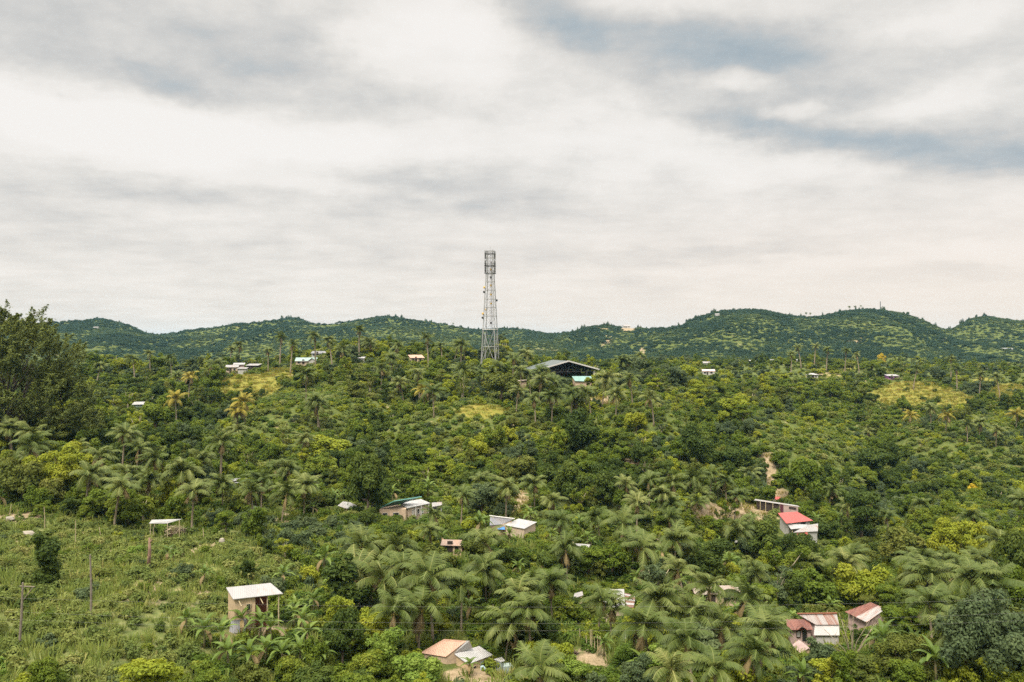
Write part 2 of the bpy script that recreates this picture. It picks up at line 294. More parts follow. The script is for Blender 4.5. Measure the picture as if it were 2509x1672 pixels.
def iron(name, col, rust=(.20, .075, .035), amount=.3, sheet=.9, streak=.35, rough=.45):
    """corrugated sheet iron: ribs down the slope, sheets of slightly different age, rust that runs along the ribs"""
    m, t, o = mat(name); u = tn(t, 'ShaderNodeUVMap'); sp = tn(t, 'ShaderNodeSeparateXYZ'); t.links.new(u.outputs[0], sp.inputs[0])
    mp = tn(t, 'ShaderNodeMapping'); mp.inputs['Scale'].default_value = (1.6, streak, 1); t.links.new(u.outputs[0], mp.inputs[0])
    q = tn(t, 'ShaderNodeTexNoise'); q.inputs['Scale'].default_value = 1.3; q.inputs['Detail'].default_value = 7; q.inputs['Roughness'].default_value = .65; t.links.new(mp.outputs[0], q.inputs['Vector'])
    fl = tn(t, 'ShaderNodeMath', operation='DIVIDE'); fl.inputs[1].default_value = sheet; t.links.new(sp.outputs[0], fl.inputs[0])
    f2 = tn(t, 'ShaderNodeMath', operation='FLOOR'); t.links.new(fl.outputs[0], f2.inputs[0])
    wn = tn(t, 'ShaderNodeTexWhiteNoise', noise_dimensions='1D'); t.links.new(f2.outputs[0], wn.inputs['W'])
    ad = tn(t, 'ShaderNodeMath', operation='MULTIPLY_ADD'); ad.inputs[1].default_value = .22; t.links.new(wn.outputs['Value'], ad.inputs[0]); t.links.new(q.outputs[0], ad.inputs[2])
    c = ramp_of(t, ad.outputs[0], [(.98 - amount * .95 - .1, col), (.98 - amount * .95 + .06, tuple(a * .6 + b * .4 for a, b in zip(col, rust))), (min(.99, 1.16 - amount * .95), rust)])
    tnm = tn(t, 'ShaderNodeMix', data_type='RGBA', blend_type='MULTIPLY'); tnm.inputs[0].default_value = 1; t.links.new(c, tnm.inputs[6])
    g = ramp_of(t, wn.outputs['Value'], [(0, (.86, .86, .87)), (1, (1, 1, 1))]); t.links.new(g, tnm.inputs[7])
    wv = tn(t, 'ShaderNodeTexWave'); wv.inputs['Scale'].default_value = 1.6; t.links.new(u.outputs[0], wv.inputs['Vector'])
    bp = tn(t, 'ShaderNodeBump'); bp.inputs['Strength'].default_value = .8; bp.inputs['Distance'].default_value = .05; t.links.new(wv.outputs['Fac'], bp.inputs['Height'])
    p = tn(t, 'ShaderNodeBsdfPrincipled'); t.links.new(tnm.outputs[2], p.inputs['Base Color']); t.links.new(bp.outputs[0], p.inputs['Normal']); p.inputs['Roughness'].default_value = rough; t.links.new(p.outputs[0], o.inputs[0]); return m
GREENS = {
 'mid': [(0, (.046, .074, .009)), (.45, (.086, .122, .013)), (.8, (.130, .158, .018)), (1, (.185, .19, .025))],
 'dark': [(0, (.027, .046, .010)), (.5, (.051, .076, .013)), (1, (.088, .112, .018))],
 'lime': [(0, (.115, .15, .014)), (.5, (.178, .205, .018)), (1, (.245, .245, .026))],
 'olive': [(0, (.055, .074, .014)), (.5, (.095, .112, .020)), (1, (.15, .150, .030))],
 'fresh': [(0, (.062, .110, .018)), (.5, (.115, .172, .026)), (1, (.185, .235, .042))],
 'rust': [(0, (.055, .050, .018)), (.5, (.10, .075, .03)), (1, (.14, .10, .035))],
 'gold': [(0, (.26, .21, .015)), (.5, (.38, .29, .02)), (1, (.5, .4, .04))],
 'grey': [(0, (.040, .062, .026)), (.5, (.072, .098, .040)), (1, (.11, .135, .055))],
}
LEAF = {k: foliage(k + '_foliage', v, rnd=.35) for k, v in GREENS.items()}
LEAF['slope'] = foliage('slope_foliage', [(0, (.058, .084, .020)), (.4, (.100, .130, .030)), (.75, (.150, .170, .042)), (1, (.22, .205, .07))])
LEAF['mixed'] = foliage('mixed_foliage', [(0, (.020, .042, .010)), (.2, (.045, .078, .013)), (.45, (.075, .115, .015)), (.7, (.105, .138, .016)), (.88, (.145, .16, .018)), (1, (.22, .21, .022))])
LEAF['far'] = foliage('haze_tinted_hill_foliage', [(0, (.020, .042, .020)), (.35, (.035, .062, .027)), (.7, (.050, .078, .030)), (1, (.075, .098, .034))])  # leaf colours shifted blue-green to paint in distance haze
LEAF['fardark'] = foliage('haze_tinted_dark_hill_foliage', [(0, (.014, .031, .018)), (.5, (.027, .050, .025)), (1, (.044, .070, .030))]); LEAF['farlight'] = foliage('haze_tinted_light_hill_foliage', [(0, (.028, .050, .018)), (.5, (.044, .068, .023)), (1, (.070, .090, .030))])  # the same haze tint in darker and lighter leaf tones
LEAF['palm'] = foliage('palm_fronds', [(0, (.042, .066, .013)), (.5, (.080, .104, .023)), (.85, (.145, .158, .045)), (1, (.24, .225, .08))], trans=.28, rough=.5, spec=.16, rnd=.4)
LEAF['yellowpalm'] = foliage('yellow_fronds', [(0, (.10, .10, .018)), (.5, (.18, .155, .026)), (1, (.29, .225, .04))], trans=.2, rnd=.3)
LEAF['dry'] = foliage('dry_fronds', [(0, (.11, .085, .04)), (1, (.26, .19, .09))], trans=.1, rnd=.3)
LEAF['banana'] = foliage('banana_leaves', [(0, (.050, .085, .014)), (.6, (.092, .135, .022)), (1, (.16, .20, .042))], trans=.3, rough=.45, spec=.2, rnd=.3)
LEAF['grass'] = foliage('grass_blades', [(0, (.09, .13, .026)), (.5, (.15, .185, .042)), (.85, (.21, .225, .06)), (1, (.30, .26, .10))], trans=.3, rnd=.6)
LEAF['straw'] = foliage('straw_grass', [(0, (.095, .12, .016)), (.5, (.15, .148, .022)), (.8, (.20, .15, .032)), (1, (.24, .155, .05))], trans=.25, rnd=.5)
BARK = plain('bark', (.20, .15, .10), .9, .45, 3); PALMBARK = plain('palm_bark', (.27, .215, .15), .9, .4, 4); PALEBARK = plain('pale_bark', (.42, .35, .24), .9, .3, 3)
DARKBARK = plain('dark_bark', (.10, .075, .055), .9, .4, 3)

# ------------------------------------------------------------------ the ground sheet
SOIL = [(50,1266,60,18,.8),(58,1316,36,14,.85),(95,1418,20,10,.7),(200,1340,110,9,.6),(300,1345,100,9,.55),(440,1352,50,13,.75),(500,1336,50,9,.7),(590,1352,40,9,.65),(145,1640,26,26,.65),(30,1655,40,18,.5),(250,1560,60,20,.35),(400,1450,200,60,.22),
 (1170,1662,110,24,.8),(1445,1612,60,34,.75),(1795,1258,105,26,.85),(1870,1232,40,16,.6),(1880,1150,20,40,1),(1905,1215,30,18,.8),(1255,1110,22,70,.6),(1005,1130,14,36,.6),(1275,1240,26,40,.7),(690,1272,34,16,1),(1100,1350,60,16,.6),(1480,985,50,16,.7),(1400,1010,40,14,.5),(1560,1130,60,20,.5),(2030,918,40,8,.4),(640,1545,70,14,.6),(1690,1440,90,20,.5),
 (1540,806,22,5,.8),(1480,824,24,5,.5),(1490,842,20,6,.6),(2075,838,44,5,.5),(2310,834,16,9,.45),(1572,862,9,6,1),(1480,800,60,8,.5),(2050,888,30,6,.5),(1330,860,50,6,.3)]
LAWN = [(230,1470,330,200,1),(500,1400,200,110,.9),(150,1330,220,70,.8),(620,1360,120,60,.6)]
MEADOW = [(610,950,85,34,1),(700,918,60,16,.7),(2240,970,110,36,1),(2330,985,60,28,.8),(2475,968,55,28,1),(2410,935,30,10,.8),(2020,922,50,10,.6),(1180,1008,70,16,.9),(250,960,60,24,.5),(2080,900,50,10,.6),(1450,1000,60,18,.6),(300,1385,180,40,.35),(420,1400,220,60,.25)]
def patches(lst, px, py, d):
    a = np.zeros(len(px))
    for cx, cy, rx, ry, s in lst:
        h = hit(cx, cy)
        if h is None: continue
        q = ((px - cx) / rx)**2 + ((py - cy) / ry)**2
        a = np.maximum(a, s * np.clip(1.5 - q, 0, 1) * (np.abs(d / h - 1) < .3))
    return a
LOWEST = [0.0, 100.0]
def make_ground():
    th = np.concatenate([np.arange(-180, -50, 4.), np.arange(-50, 50, .22), np.arange(50, 180, 4.)]) * math.pi / 180
    r = [6.0]
    while r[-1] < 4000: r.append(r[-1] * (1.011 if 40 < r[-1] < 420 else 1.018 if r[-1] < 1500 else 1.08))
    r = np.array(r); nt_, nr = len(th), len(r)
    TH, R = np.meshgrid(th, r); x = (np.sin(TH) * R).ravel(); y = (np.cos(TH) * R).ravel(); z = ground(x, y)
    V = np.stack([x, y, z], 1); V = np.vstack([V, [[0, 0, gz(0, 6)]]])
    LOWEST[:] = [float(z.min()), float(z.max())]
    i = np.arange(nr - 1)[:, None] * nt_; j = np.arange(nt_)[None]; j2 = (j + 1) % nt_
    F = np.stack([i + j, i + j2, i + nt_ + j2, i + nt_ + j], 2).reshape(-1, 4)
    c = np.arange(nt_); fan = np.stack([np.full(nt_, len(V) - 1), (c + 1) % nt_, c, c], 1)
    me = bpy.data.meshes.new('ground'); Fl = F.tolist() + [[len(V) - 1, int((k + 1) % nt_), int(k)] for k in c]
    me.from_pydata(V.tolist(), [], Fl); me.polygons.foreach_set('use_smooth', np.ones(len(Fl), bool))
    yy = np.maximum(V[:, 1], 1); px, py = proj(V[:, 0], yy, V[:, 2]); ok = V[:, 1] > 30
    for nm, ls in (('soil', SOIL), ('meadow', MEADOW), ('lawn', LAWN)):
        v = np.where(ok, patches(ls, px, py, yy), 0); a = me.attributes.new(nm, 'FLOAT', 'POINT'); a.data.foreach_set('value', v.astype(np.float32))
    m, t, o = mat('ground_cover'); g = tn(t, 'ShaderNodeTexCoord'); P = g.outputs['Object']
    def nz(sc, de, ro=.6):
        q = tn(t, 'ShaderNodeTexNoise'); q.inputs['Scale'].default_value = sc; q.inputs['Detail'].default_value = de; q.inputs['Roughness'].default_value = ro; t.links.new(P, q.inputs['Vector']); return q.outputs[0]
    n1, n2, n3 = nz(.11, 8, .7), nz(.9, 6, .7), nz(.035, 5)
    base = ramp_of(t, n2, [(.3, (.035, .052, .014)), (.5, (.075, .095, .022)), (.68, (.115, .115, .034)), (.8, (.17, .135, .065))])
    gold = ramp_of(t, n2, [(.28, (.085, .105, .02)), (.45, (.145, .145, .026)), (.6, (.20, .165, .035)), (.8, (.25, .14, .06))])
    lawn = ramp_of(t, n2, [(.28, (.055, .076, .022)), (.45, (.095, .115, .034)), (.62, (.15, .155, .055)), (.78, (.25, .205, .12))])
    dirt = ramp_of(t, n2, [(.3, (.14, .105, .055)), (.5, (.25, .19, .115)), (.7, (.35, .265, .175)), (.85, (.42, .335, .235))])
    def edge(attr, lo, hi, amt):
        at = tn(t, 'ShaderNodeAttribute', attribute_name=attr); a = tn(t, 'ShaderNodeMath', operation='MULTIPLY_ADD'); a.inputs[1].default_value = amt
        nn2 = tn(t, 'ShaderNodeMath', operation='MULTIPLY_ADD'); nn2.inputs[1].default_value = .5; t.links.new(n2, nn2.inputs[0]); t.links.new(n1, nn2.inputs[2])
        s2 = tn(t, 'ShaderNodeMath', operation='SUBTRACT'); t.links.new(nn2.outputs[0], s2.inputs[0]); s2.inputs[1].default_value = .75; t.links.new(s2.outputs[0], a.inputs[0]); t.links.new(at.outputs['Fac'], a.inputs[2])
        mr = tn(t, 'ShaderNodeMapRange', interpolation_type='SMOOTHSTEP'); t.links.new(a.outputs[0], mr.inputs[0]); mr.inputs[1].default_value = lo; mr.inputs[2].default_value = hi; return mr.outputs[0]
    m0 = tn(t, 'ShaderNodeMix', data_type='RGBA'); t.links.new(edge('lawn', .1, .7, 1.2), m0.inputs[0]); t.links.new(base, m0.inputs[6]); t.links.new(lawn, m0.inputs[7])
    m1 = tn(t, 'ShaderNodeMix', data_type='RGBA'); t.links.new(edge('meadow', .1, .8, 1.6), m1.inputs[0]); t.links.new(m0.outputs[2], m1.inputs[6]); t.links.new(gold, m1.inputs[7])
    m2 = tn(t, 'ShaderNodeMix', data_type='RGBA'); t.links.new(edge('soil', .22, .62, 2.2), m2.inputs[0]); t.links.new(m1.outputs[2], m2.inputs[6]); t.links.new(dirt, m2.inputs[7])
    p = tn(t, 'ShaderNodeBsdfPrincipled'); p.inputs['Roughness'].default_value = .95; p.inputs['Specular IOR Level'].default_value = .1; t.links.new(m2.outputs[2], p.inputs['Base Color'])
    bp = tn(t, 'ShaderNodeBump'); bp.inputs['Strength'].default_value = .6; bp.inputs['Distance'].default_value = .35; t.links.new(n2, bp.inputs['Height']); t.links.new(bp.outputs[0], p.inputs['Normal'])
    t.links.new(p.outputs[0], o.inputs[0]); me.materials.append(m); me.update()
    ob = bpy.data.objects.new('ground', me); ROOTC.objects.link(ob); tag(ob, kind='structure'); return ob
make_ground()

# ------------------------------------------------------------------ plants: one set of meshes per kind
def leaves(C, Nn, size, asp, rng, tint, spread=0.5):
    """diamond leaf sprays: centre, facing, length; bent a little so that no two catch the light alike"""
    n = len(C); Nn = Nn / np.maximum(np.linalg.norm(Nn, axis=1, keepdims=True), 1e-6)
    a = rng.normal(size=(n, 3)); a -= Nn * (a * Nn).sum(1, keepdims=True); a /= np.linalg.norm(a, axis=1, keepdims=True); b = np.cross(Nn, a)
    s = size[:, None]; V = np.empty((n, 4, 3)); bend = Nn * s * .22
    V[:, 0] = C + a * s; V[:, 1] = C + b * s * asp + bend; V[:, 2] = C - a * s; V[:, 3] = C - b * s * asp + bend
    return V.reshape(-1, 3), np.arange(4 * n).reshape(-1, 4), tint
def crown_mesh(name, seed, rx, rz, nl, lr, nleaf, ls, m, lift=0.0, asp=.5, shape='dome', up=.45):
    rng = np.random.default_rng(seed); lob = []
    for i in range(nl):
        for _ in range(30):
            d = rng.normal(size=3); d /= np.linalg.norm(d); k = rng.random() ** .45
            p = d * np.array([rx - lr * .7, rx - lr * .7, rz - lr * .6]) * k
            if shape == 'dome' and p[2] < -rz * .45: continue
            if shape == 'flat': p[2] = round(p[2] / (rz * .55)) * rz * .55
            if shape == 'cone': p[:2] *= max(.15, 1 - .8 * (p[2] + rz) / (2 * rz))
            if all(np.linalg.norm(p - q[0]) > lr * .55 for q in lob): break
        lob.append((p * rng.uniform(.85, 1.18), lr * rng.uniform(.45, 1.3)))
    P = np.array([l[0] for l in lob]); Rr = np.array([l[1] for l in lob]); out = []; nrm = []; tid = []
    while sum(len(o) for o in out) < nleaf:
        k = rng.choice(len(P), 4000, p=Rr**2 / (Rr**2).sum()); d = rng.normal(size=(4000, 3)); d[:, 2] += .25; d /= np.linalg.norm(d, axis=1, keepdims=True)
        ra = Rr[k] * (.55 + .62 * rng.random(4000)**.8 + .25 * (rng.random(4000) > .93)); flat = np.array([1, 1, .55 if shape == 'flat' else .85]); p = P[k] + d * ra[:, None] * flat
        dist = np.linalg.norm((p[:, None] - P[None]), axis=2) / Rr[None]; dist[np.arange(4000), k] = 9
        keep = (dist.min(1) > .72) & (d[:, 2] > -.75)
        nn = d + rng.normal(size=(4000, 3)) * .55; nn[:, 2] += up
        out.append(p[keep]); nrm.append(nn[keep]); tid.append(k[keep])
    C = np.concatenate(out)[:nleaf]; Nn = np.concatenate(nrm)[:nleaf]; kk = np.concatenate(tid)[:nleaf]; lt = rng.random(len(P))
    tint = np.clip(lt[kk] * .55 + rng.random(nleaf) * .45, 0, 1); C[:, 2] += lift
    V, F, t = leaves(C, Nn, ls * rng.uniform(.6, 1.3, nleaf), asp, rng, tint); return mesh_np(name, V, F, [m], tint=t), P + np.array([0, 0, lift])
def trunk_mesh(name, lobes, h0, r, m, seed, k=6):
    rng = np.random.default_rng(seed); b = MB(); top = Vector((rng.uniform(-.2, .2), rng.uniform(-.2, .2), h0))
    b.tube([(0, 0, -.6), Vector((top.x * .5, top.y * .5, h0 * .5)), top], [r * 1.25, r, r * .8], k)
    for q in list(lobes)[:7]:
        q = Vector(q); mid = top.lerp(q, .5) + Vector((0, 0, -.1 * (q - top).length)); b.tube([top * .92, mid, q], [r * .6, r * .4, r * .12], 5)
    return b.mesh(name, m, smooth=True)
TREES = {}                               # name -> (crown mesh, trunk mesh, crown radius, height)
def tree_kind(key, seed, rx, rz, trunk, nl, lr, nleaf, ls, fol, bark=BARK, **k):
    nl = int(nl * 1.25); lr *= .86
    cm, P = crown_mesh('crown', seed, rx, rz, nl, lr, nleaf, ls, LEAF[fol], lift=trunk + rz * .55, **k)
    tm = trunk_mesh('trunk', P, trunk, rx * .05 + .05, bark, seed); TREES[key] = (cm, tm, rx, trunk + rz * 1.55)
LIGHTLOW = None
for i in range(4): tree_kind('broad%d' % i, 20 + i, (3.0, 3.2, 2.7, 3.3)[i], (2.4, 2.9, 2.7, 2.1)[i], 1.7, 17, 1.0, 3600, .24, 'mixed')
for i in range(3): tree_kind('dense%d' % i, 30 + i, 3.0, (2.7, 3.2, 2.5)[i], 1.5, 22, .95, 4800, .22, 'dark', DARKBARK)
for i in range(2): tree_kind('tall%d' % i, 40 + i, 2.1, 4.2, 2.0, 20, .9, 3800, .24, 'mixed', shape='ell')
for i in range(2): tree_kind('tier%d' % i, 50 + i, 3.6, 2.8, 2.6, 18, 1.0, 3200, .25, 'mixed', shape='flat')
for i in range(2): tree_kind('open%d' % i, 60 + i, 3.0, 2.8, 2.4, 14, .75, 1500, .22, 'olive', PALEBARK)
for i in range(2): tree_kind('grand%d' % i, 64 + i, 6.0, 4.8, 2.2, 46, 1.35, 13000, .25, 'mixed')
tree_kind('column', 70, 1.3, 3.6, .6, 20, .7, 3400, .20, 'dark', DARKBARK, shape='ell')
def shrub_mesh(name, seed, r, h, nl, nleaf, ls, fol):
    return crown_mesh(name, seed, r, h, nl, r * .40, nleaf, ls, LEAF[fol], lift=h * .42)[0]
def shrub2(name, seed, r, h, nl, nleaf, ls, fol): return crown_mesh(name, seed, r, h * 1.15, nl, r * .27, nleaf, ls, LEAF[fol], lift=h * .45, shape=('dome', 'ell')[seed % 2])[0]
SHRUBS = [shrub2('shrub', 100 + i, 1.6, 1.3, 17 + i % 4 * 2, 1300, .16, 'mixed') for i in range(6)]
LOWS = [shrub_mesh('low_growth', 120 + i, .9, .55, 7, 300, .15, 'mixed') for i in range(4)] + [shrub_mesh('low_growth', 130 + i, .9, .6, 7, 320, .14, 'slope') for i in range(4)]
def grass_mesh(seed, n=46, h=.75, r=.75, m='grass'):
    rng = np.random.default_rng(seed); a = rng.random(n) * 6.283; q = r * np.sqrt(rng.random(n)); c = np.stack([np.cos(a) * q, np.sin(a) * q, np.zeros(n)], 1); b = rng.random(n) * 6.283
    sd = np.stack([np.cos(b), np.sin(b), np.zeros(n)], 1) * .05; ln = np.stack([np.cos(a), np.sin(a), np.zeros(n)], 1) * (rng.random(n)[:, None] * .45); hh = h * rng.uniform(.5, 1.2, n)
    V = np.empty((n, 4, 3)); V[:, 0] = c - sd; V[:, 1] = c + sd; t = c + ln + np.stack([np.zeros(n)] * 2 + [hh], 1); V[:, 2] = t + sd * .5; V[:, 3] = t - sd * .5
    return mesh_np('tuft', V.reshape(-1, 3), np.arange(4 * n).reshape(-1, 4), [LEAF[m]], tint=rng.random(n))
TUFTS = [grass_mesh(200 + i) for i in range(4)]; STRAW = [grass_mesh(210 + i, 60, .6, 1.0, 'straw') for i in range(3)]
def palm_crown(seed, fol, nf=19, wind=0.0, L0=4.4, thin=1.0):
    rng = np.random.default_rng(seed); VV = []; FF = []; TT = []; MI = []
    nd_ = 2 + seed % 3
    for f in range(nf + nd_):
        dead = f >= nf; azm = f * 2.39996 + rng.uniform(-.35, .35); e = rad(rng.uniform(-55, -15)) if dead else rad(82 - 78 * (f / nf) ** .95 + rng.uniform(-10, 10)); Ln = L0 * rng.uniform(.78, 1.12) * (.75 if f < 3 else .62 if dead else 1); drop = rng.uniform(1.2, 2.15) * (.7 if f < 4 else 1)
        ns = 9; p = np.zeros(3); pts_ = [p]; dirs = []; sc = rng.uniform(-.25, .25)
        for i in range(ns):
            t = (i + .5) / ns; ee = e - drop * t**1.35; aa = azm + sc * t + wind * t * math.sin(-azm) * .9
            dv = np.array([math.cos(aa) * math.cos(ee), math.sin(aa) * math.cos(ee), math.sin(ee)]); dirs.append(dv); p = p + dv * Ln / ns; pts_.append(p)
        pts_ = np.array(pts_); dirs = np.array(dirs + [dirs[-1]]); ft = rng.random() * .6
        for i in range(ns):                                   # rachis: a thin flat strip with a fold
            d = dirs[i]; s = np.cross(d, [0, 0, 1]); s /= max(np.linalg.norm(s), 1e-6); wd = .075 * (1 - i / ns) + .02
            o = len(VV); VV += [pts_[i] - s * wd, pts_[i] + s * wd, pts_[i + 1] + s * wd * .8, pts_[i + 1] - s * wd * .8]; FF.append((o, o + 1, o + 2, o + 3)); TT.append(.98); MI.append(1 if dead else 0)
        nl = 30
        for i in range(nl):
            t = .13 + .87 * (i + .5) / nl; x = t * ns; k = min(int(x), ns - 1); q = pts_[k] + (pts_[k + 1] - pts_[k]) * (x - k); d = dirs[k]; s = np.cross(d, [0, 0, 1]); s /= max(np.linalg.norm(s), 1e-6); u = np.cross(s, d)
            ll = (.35 + .75 * math.sin(math.pi * min(1, t * .88 + .1)) ** .7) * L0 / 4.4 * thin
            for sg in (-1, 1):
                sag = rng.uniform(.25, .7) + .5 * f / nf + (.35 if dead else 0); v = s * sg * .85 + d * .55 + u * .12 - np.array([0, 0, sag]); v /= np.linalg.norm(v); wv = d * .058 * (1.25 if t < .8 else .9)
                tip = q + v * ll * rng.uniform(.85, 1.1); o = len(VV); VV += [q - wv, q + wv, tip + wv * .45, tip - wv * .3]; FF.append((o, o + 1, o + 2, o + 3)); TT.append(np.clip(ft + rng.random() * .35, 0, 1)); MI.append(1 if dead else 0)
    return mesh_np('palm_crown', np.array(VV), np.array(FF), [LEAF[fol], LEAF['dry']], MI, TT)
def palm_trunk(seed, lean):
    rng = np.random.default_rng(seed); b = MB(); a = rng.random() * 6.28; ps = []; rs = []
    for i in range(9):
        t = i / 8; off = lean * (t**1.6); ps.append((math.cos(a) * off, math.sin(a) * off, 10 * t - (.5 if i == 0 else 0))); rs.append(.27 - .10 * t + (.12 if i == 0 else 0) + .05 * (i == 8))
    b.tube(ps, rs, 7); return b.mesh('palm_trunk', PALMBARK, smooth=True), Vector(ps[-1])
PALMC = [palm_crown(300 + i, 'palm', 13 + i % 5 * 2, (.0, .6, 1.1, .3, .8, .2, .5, 1.3, .1, .9)[i]) for i in range(10)]
PALMY = [palm_crown(320 + i, 'yellowpalm', 13) for i in range(2)]
PALMT = [palm_trunk(340 + i, (.6, 1.8, 1.1, 2.8, .3)[i]) for i in range(5)]
def nuts_mesh():
    b = MB(); rng = np.random.default_rng(5)
    for i in range(7):
        a = i * .9; c = Vector((math.cos(a) * .38, math.sin(a) * .38, -.25 - .2 * rng.random())); r = .15; vs = []; fs = []
        for u in range(5):
            for v in range(6): th = math.pi * u / 4; ph = v * math.pi / 3; vs.append(c + Vector((math.sin(th) * math.cos(ph), math.sin(th) * math.sin(ph), 1.2 * math.cos(th))) * r)
        for u in range(4):
            for v in range(6): fs.append((u * 6 + v, u * 6 + (v + 1) % 6, u * 6 + 6 + (v + 1) % 6, u * 6 + 6 + v))
        b.add(vs, fs)
    return b.mesh('nuts', plain('coconut_husk', (.30, .24, .05), .6, .4, 6), smooth=True)
NUTS = nuts_mesh()
def banana_meshes(seed):
    rng = np.random.default_rng(seed); b = MB(); b.tube([(0, 0, -.3), (.05, 0, 1.2), (.1, .05, 2.4)], [.17, .14, .08], 7); st = b.mesh('banana_stem', plain('banana_stem', (.17, .20, .08), .6, .5, 3, col2=(.16, .11, .06)), smooth=True)
    VV = []; FF = []; TT = []; MI = []; nf = 11
    for f in range(nf):
        azm = f * 2.4 + rng.uniform(-.3, .3); e = rad(80 - 75 * f / nf + rng.uniform(-8, 8)); Ln = rng.uniform(1.9, 2.7); dr = rng.uniform(1.0, 2.0); ns = 8; p = np.array([.1, .05, 2.3]); dead = f == nf - 1; rows = []
        for i in range(ns + 1):
            t = i / ns; ee = e - dr * t**1.4 - (.6 if dead else 0); d = np.array([math.cos(azm) * math.cos(ee), math.sin(azm) * math.cos(ee), math.sin(ee)]); s = np.array([-math.sin(azm), math.cos(azm), 0]); u = np.cross(s, d); u = u if u[2] > 0 else -u
            wd = .26 * min(1, max(0, (t - .1) * 6)) * (1 - max(0, t - .55) / .45 * .9) + .03; rows.append((p - s * wd + u * wd * .35, p, p + s * wd + u * wd * .35)); p = p + d * Ln / ns
        tt = rng.random()
        for i in range(ns):
            for sg in (0, 1):
                o = len(VV); A = rows[i]; B = rows[i + 1]; cut = .14 * rng.random(); VV += [A[sg], A[sg + 1], B[sg + 1], B[sg]]
                if sg == 0: VV[o] = VV[o] * (1 - cut) + VV[o + 1] * cut
                else: VV[o + 1] = VV[o + 1] * (1 - cut) + VV[o] * cut
                FF.append((o, o + 1, o + 2, o + 3)); TT.append(tt * .7 + rng.random() * .3); MI.append(int(dead))
    return mesh_np('banana_leaves', np.array(VV), np.array(FF), [LEAF['banana'], LEAF['dry']], MI, TT), st
BANANA = [banana_meshes(400 + i) for i in range(4)]
FARC = [crown_mesh('hill_clump', 500 + i, 4.6, 2.3, 13, 1.3, 460, .50, LEAF[f], lift=1.0)[0] for f in ('fardark', 'far', 'farlight') for i in range(4)]
FARP = [palm_crown(520, 'far', 11, 0, 4.6, 1.2)]

# ------------------------------------------------------------------ buildings
WHITE = iron('white_iron', (.33, .322, .31), amount=.16); OLDW = iron('weathered_iron', (.27, .258, .245), amount=.26); RUSTY = iron('rusty_iron', (.20, .072, .045), (.11, .036, .025), .45)
REDR = iron('red_iron', (.40, .068, .055), (.25, .05, .04), .34, rough=.5); SALMON = iron('salmon_iron', (.46, .275, .19), (.42, .22, .14), .07, rough=.5); MINT = iron('mint_iron', (.24, .33, .29), (.4, .5, .45), .1)
GREENR = iron('green_iron', (.09, .24, .20), (.07, .16, .13), .2); GREYR = iron('grey_iron', (.17, .17, .18), (.22, .18, .15), .3); BARN = iron('streaked_iron', (.30, .28, .26), (.18, .085, .055), .46, sheet=.8, streak=.06)
GYMR = iron('grey_green_iron', (.075, .093, .084), (.09, .10, .09), .2, 1.0); BROWNR = iron('brown_iron', (.24, .175, .14), (.30, .18, .12), .4)
CREAM = plain('cream_plaster', (.42, .345, .26), .9, .25, 1.2, col2=(.40, .30, .22)); TAN = plain('woven_bamboo', (.50, .37, .23), .9, .3, 2.2); TANB = plain('bare_brick', (.50, .37, .26), .9, .3, 2); WHITEW = plain('white_plaster', (.42, .40, .37), .85, .12, 1); CONC = plain('concrete', (.40, .39, .36), .9, .25, 1.3)
DARKW = plain('dark_boards', (.045, .032, .026), .9, .4, 3); PURPLE = plain('purple_plaster', (.30, .10, .30), .85, .2, 1.5); PINKW = plain('faded_boards', (.42, .30, .27), .9, .35, 2); FASC = plain('white_fascia', (.52, .50, .47), .7, .1, 1)
PANE = plain('dark_opening', (.022, .022, .024), .35, .4, 2, .5); STEELD = plain('dark_steel', (.055, .05, .05), .7, .3, 1); STEEL = plain('galvanised_steel', (.34, .335, .325), .55, .25, .6, .4, .3); PAINTY = plain('amber_paint', (.62, .40, .10), .6, .2, 2)
BLUET = plain('blue_tarp', (.06, .22, .55), .5, .3, 2); GREYT = plain('grey_green_sheeting', (.30, .36, .33), .6, .3, 1.5); BLUEC = plain('pale_blue_cloth', (.42, .55, .58), .9, .2, 4); NAVY = plain('dark_blue_cloth', (.04, .075, .12), .9, .3, 4)
GREYPOLE = plain('grey_pole', (.20, .165, .13), .9, .35, 3); BAMBOO = plain('bamboo', (.44, .36, .22), .7, .35, 3); THATCH = plain('dry_thatch', (.36, .28, .19), .95, .45, 6); STONE = plain('limestone', (.29, .255, .205), .95, .25, 1.5); GREENW = plain('green_net', (.10, .26, .17), .9, .3, 4); PORCHW = plain('red_brown_boards', (.20, .075, .045), .9, .4, 3)
CLEAR = []                               # (x, y, radius): ground that nothing grows on
VIEW = []                                # (x0, y0, x1, y1, depth): things the photograph shows unhidden
LM = []                                  # landmarks that labels may name: (px, py, words)
def ZP(px, py, z): return W(px, py, -z * FX / (py - CY))       # the point seen at (px,py) at z metres above the eye
def lerp2(c, u, v): return c[0].lerp(c[1], u).lerp(c[3].lerp(c[2], u), v)
def clear_of(ps, r=0.8):
    c = sum(ps, Vector()) / len(ps); rr = max((p - c).xy.length for p in ps); CLEAR.append((c.x, c.y, rr * .9 + r)); return c
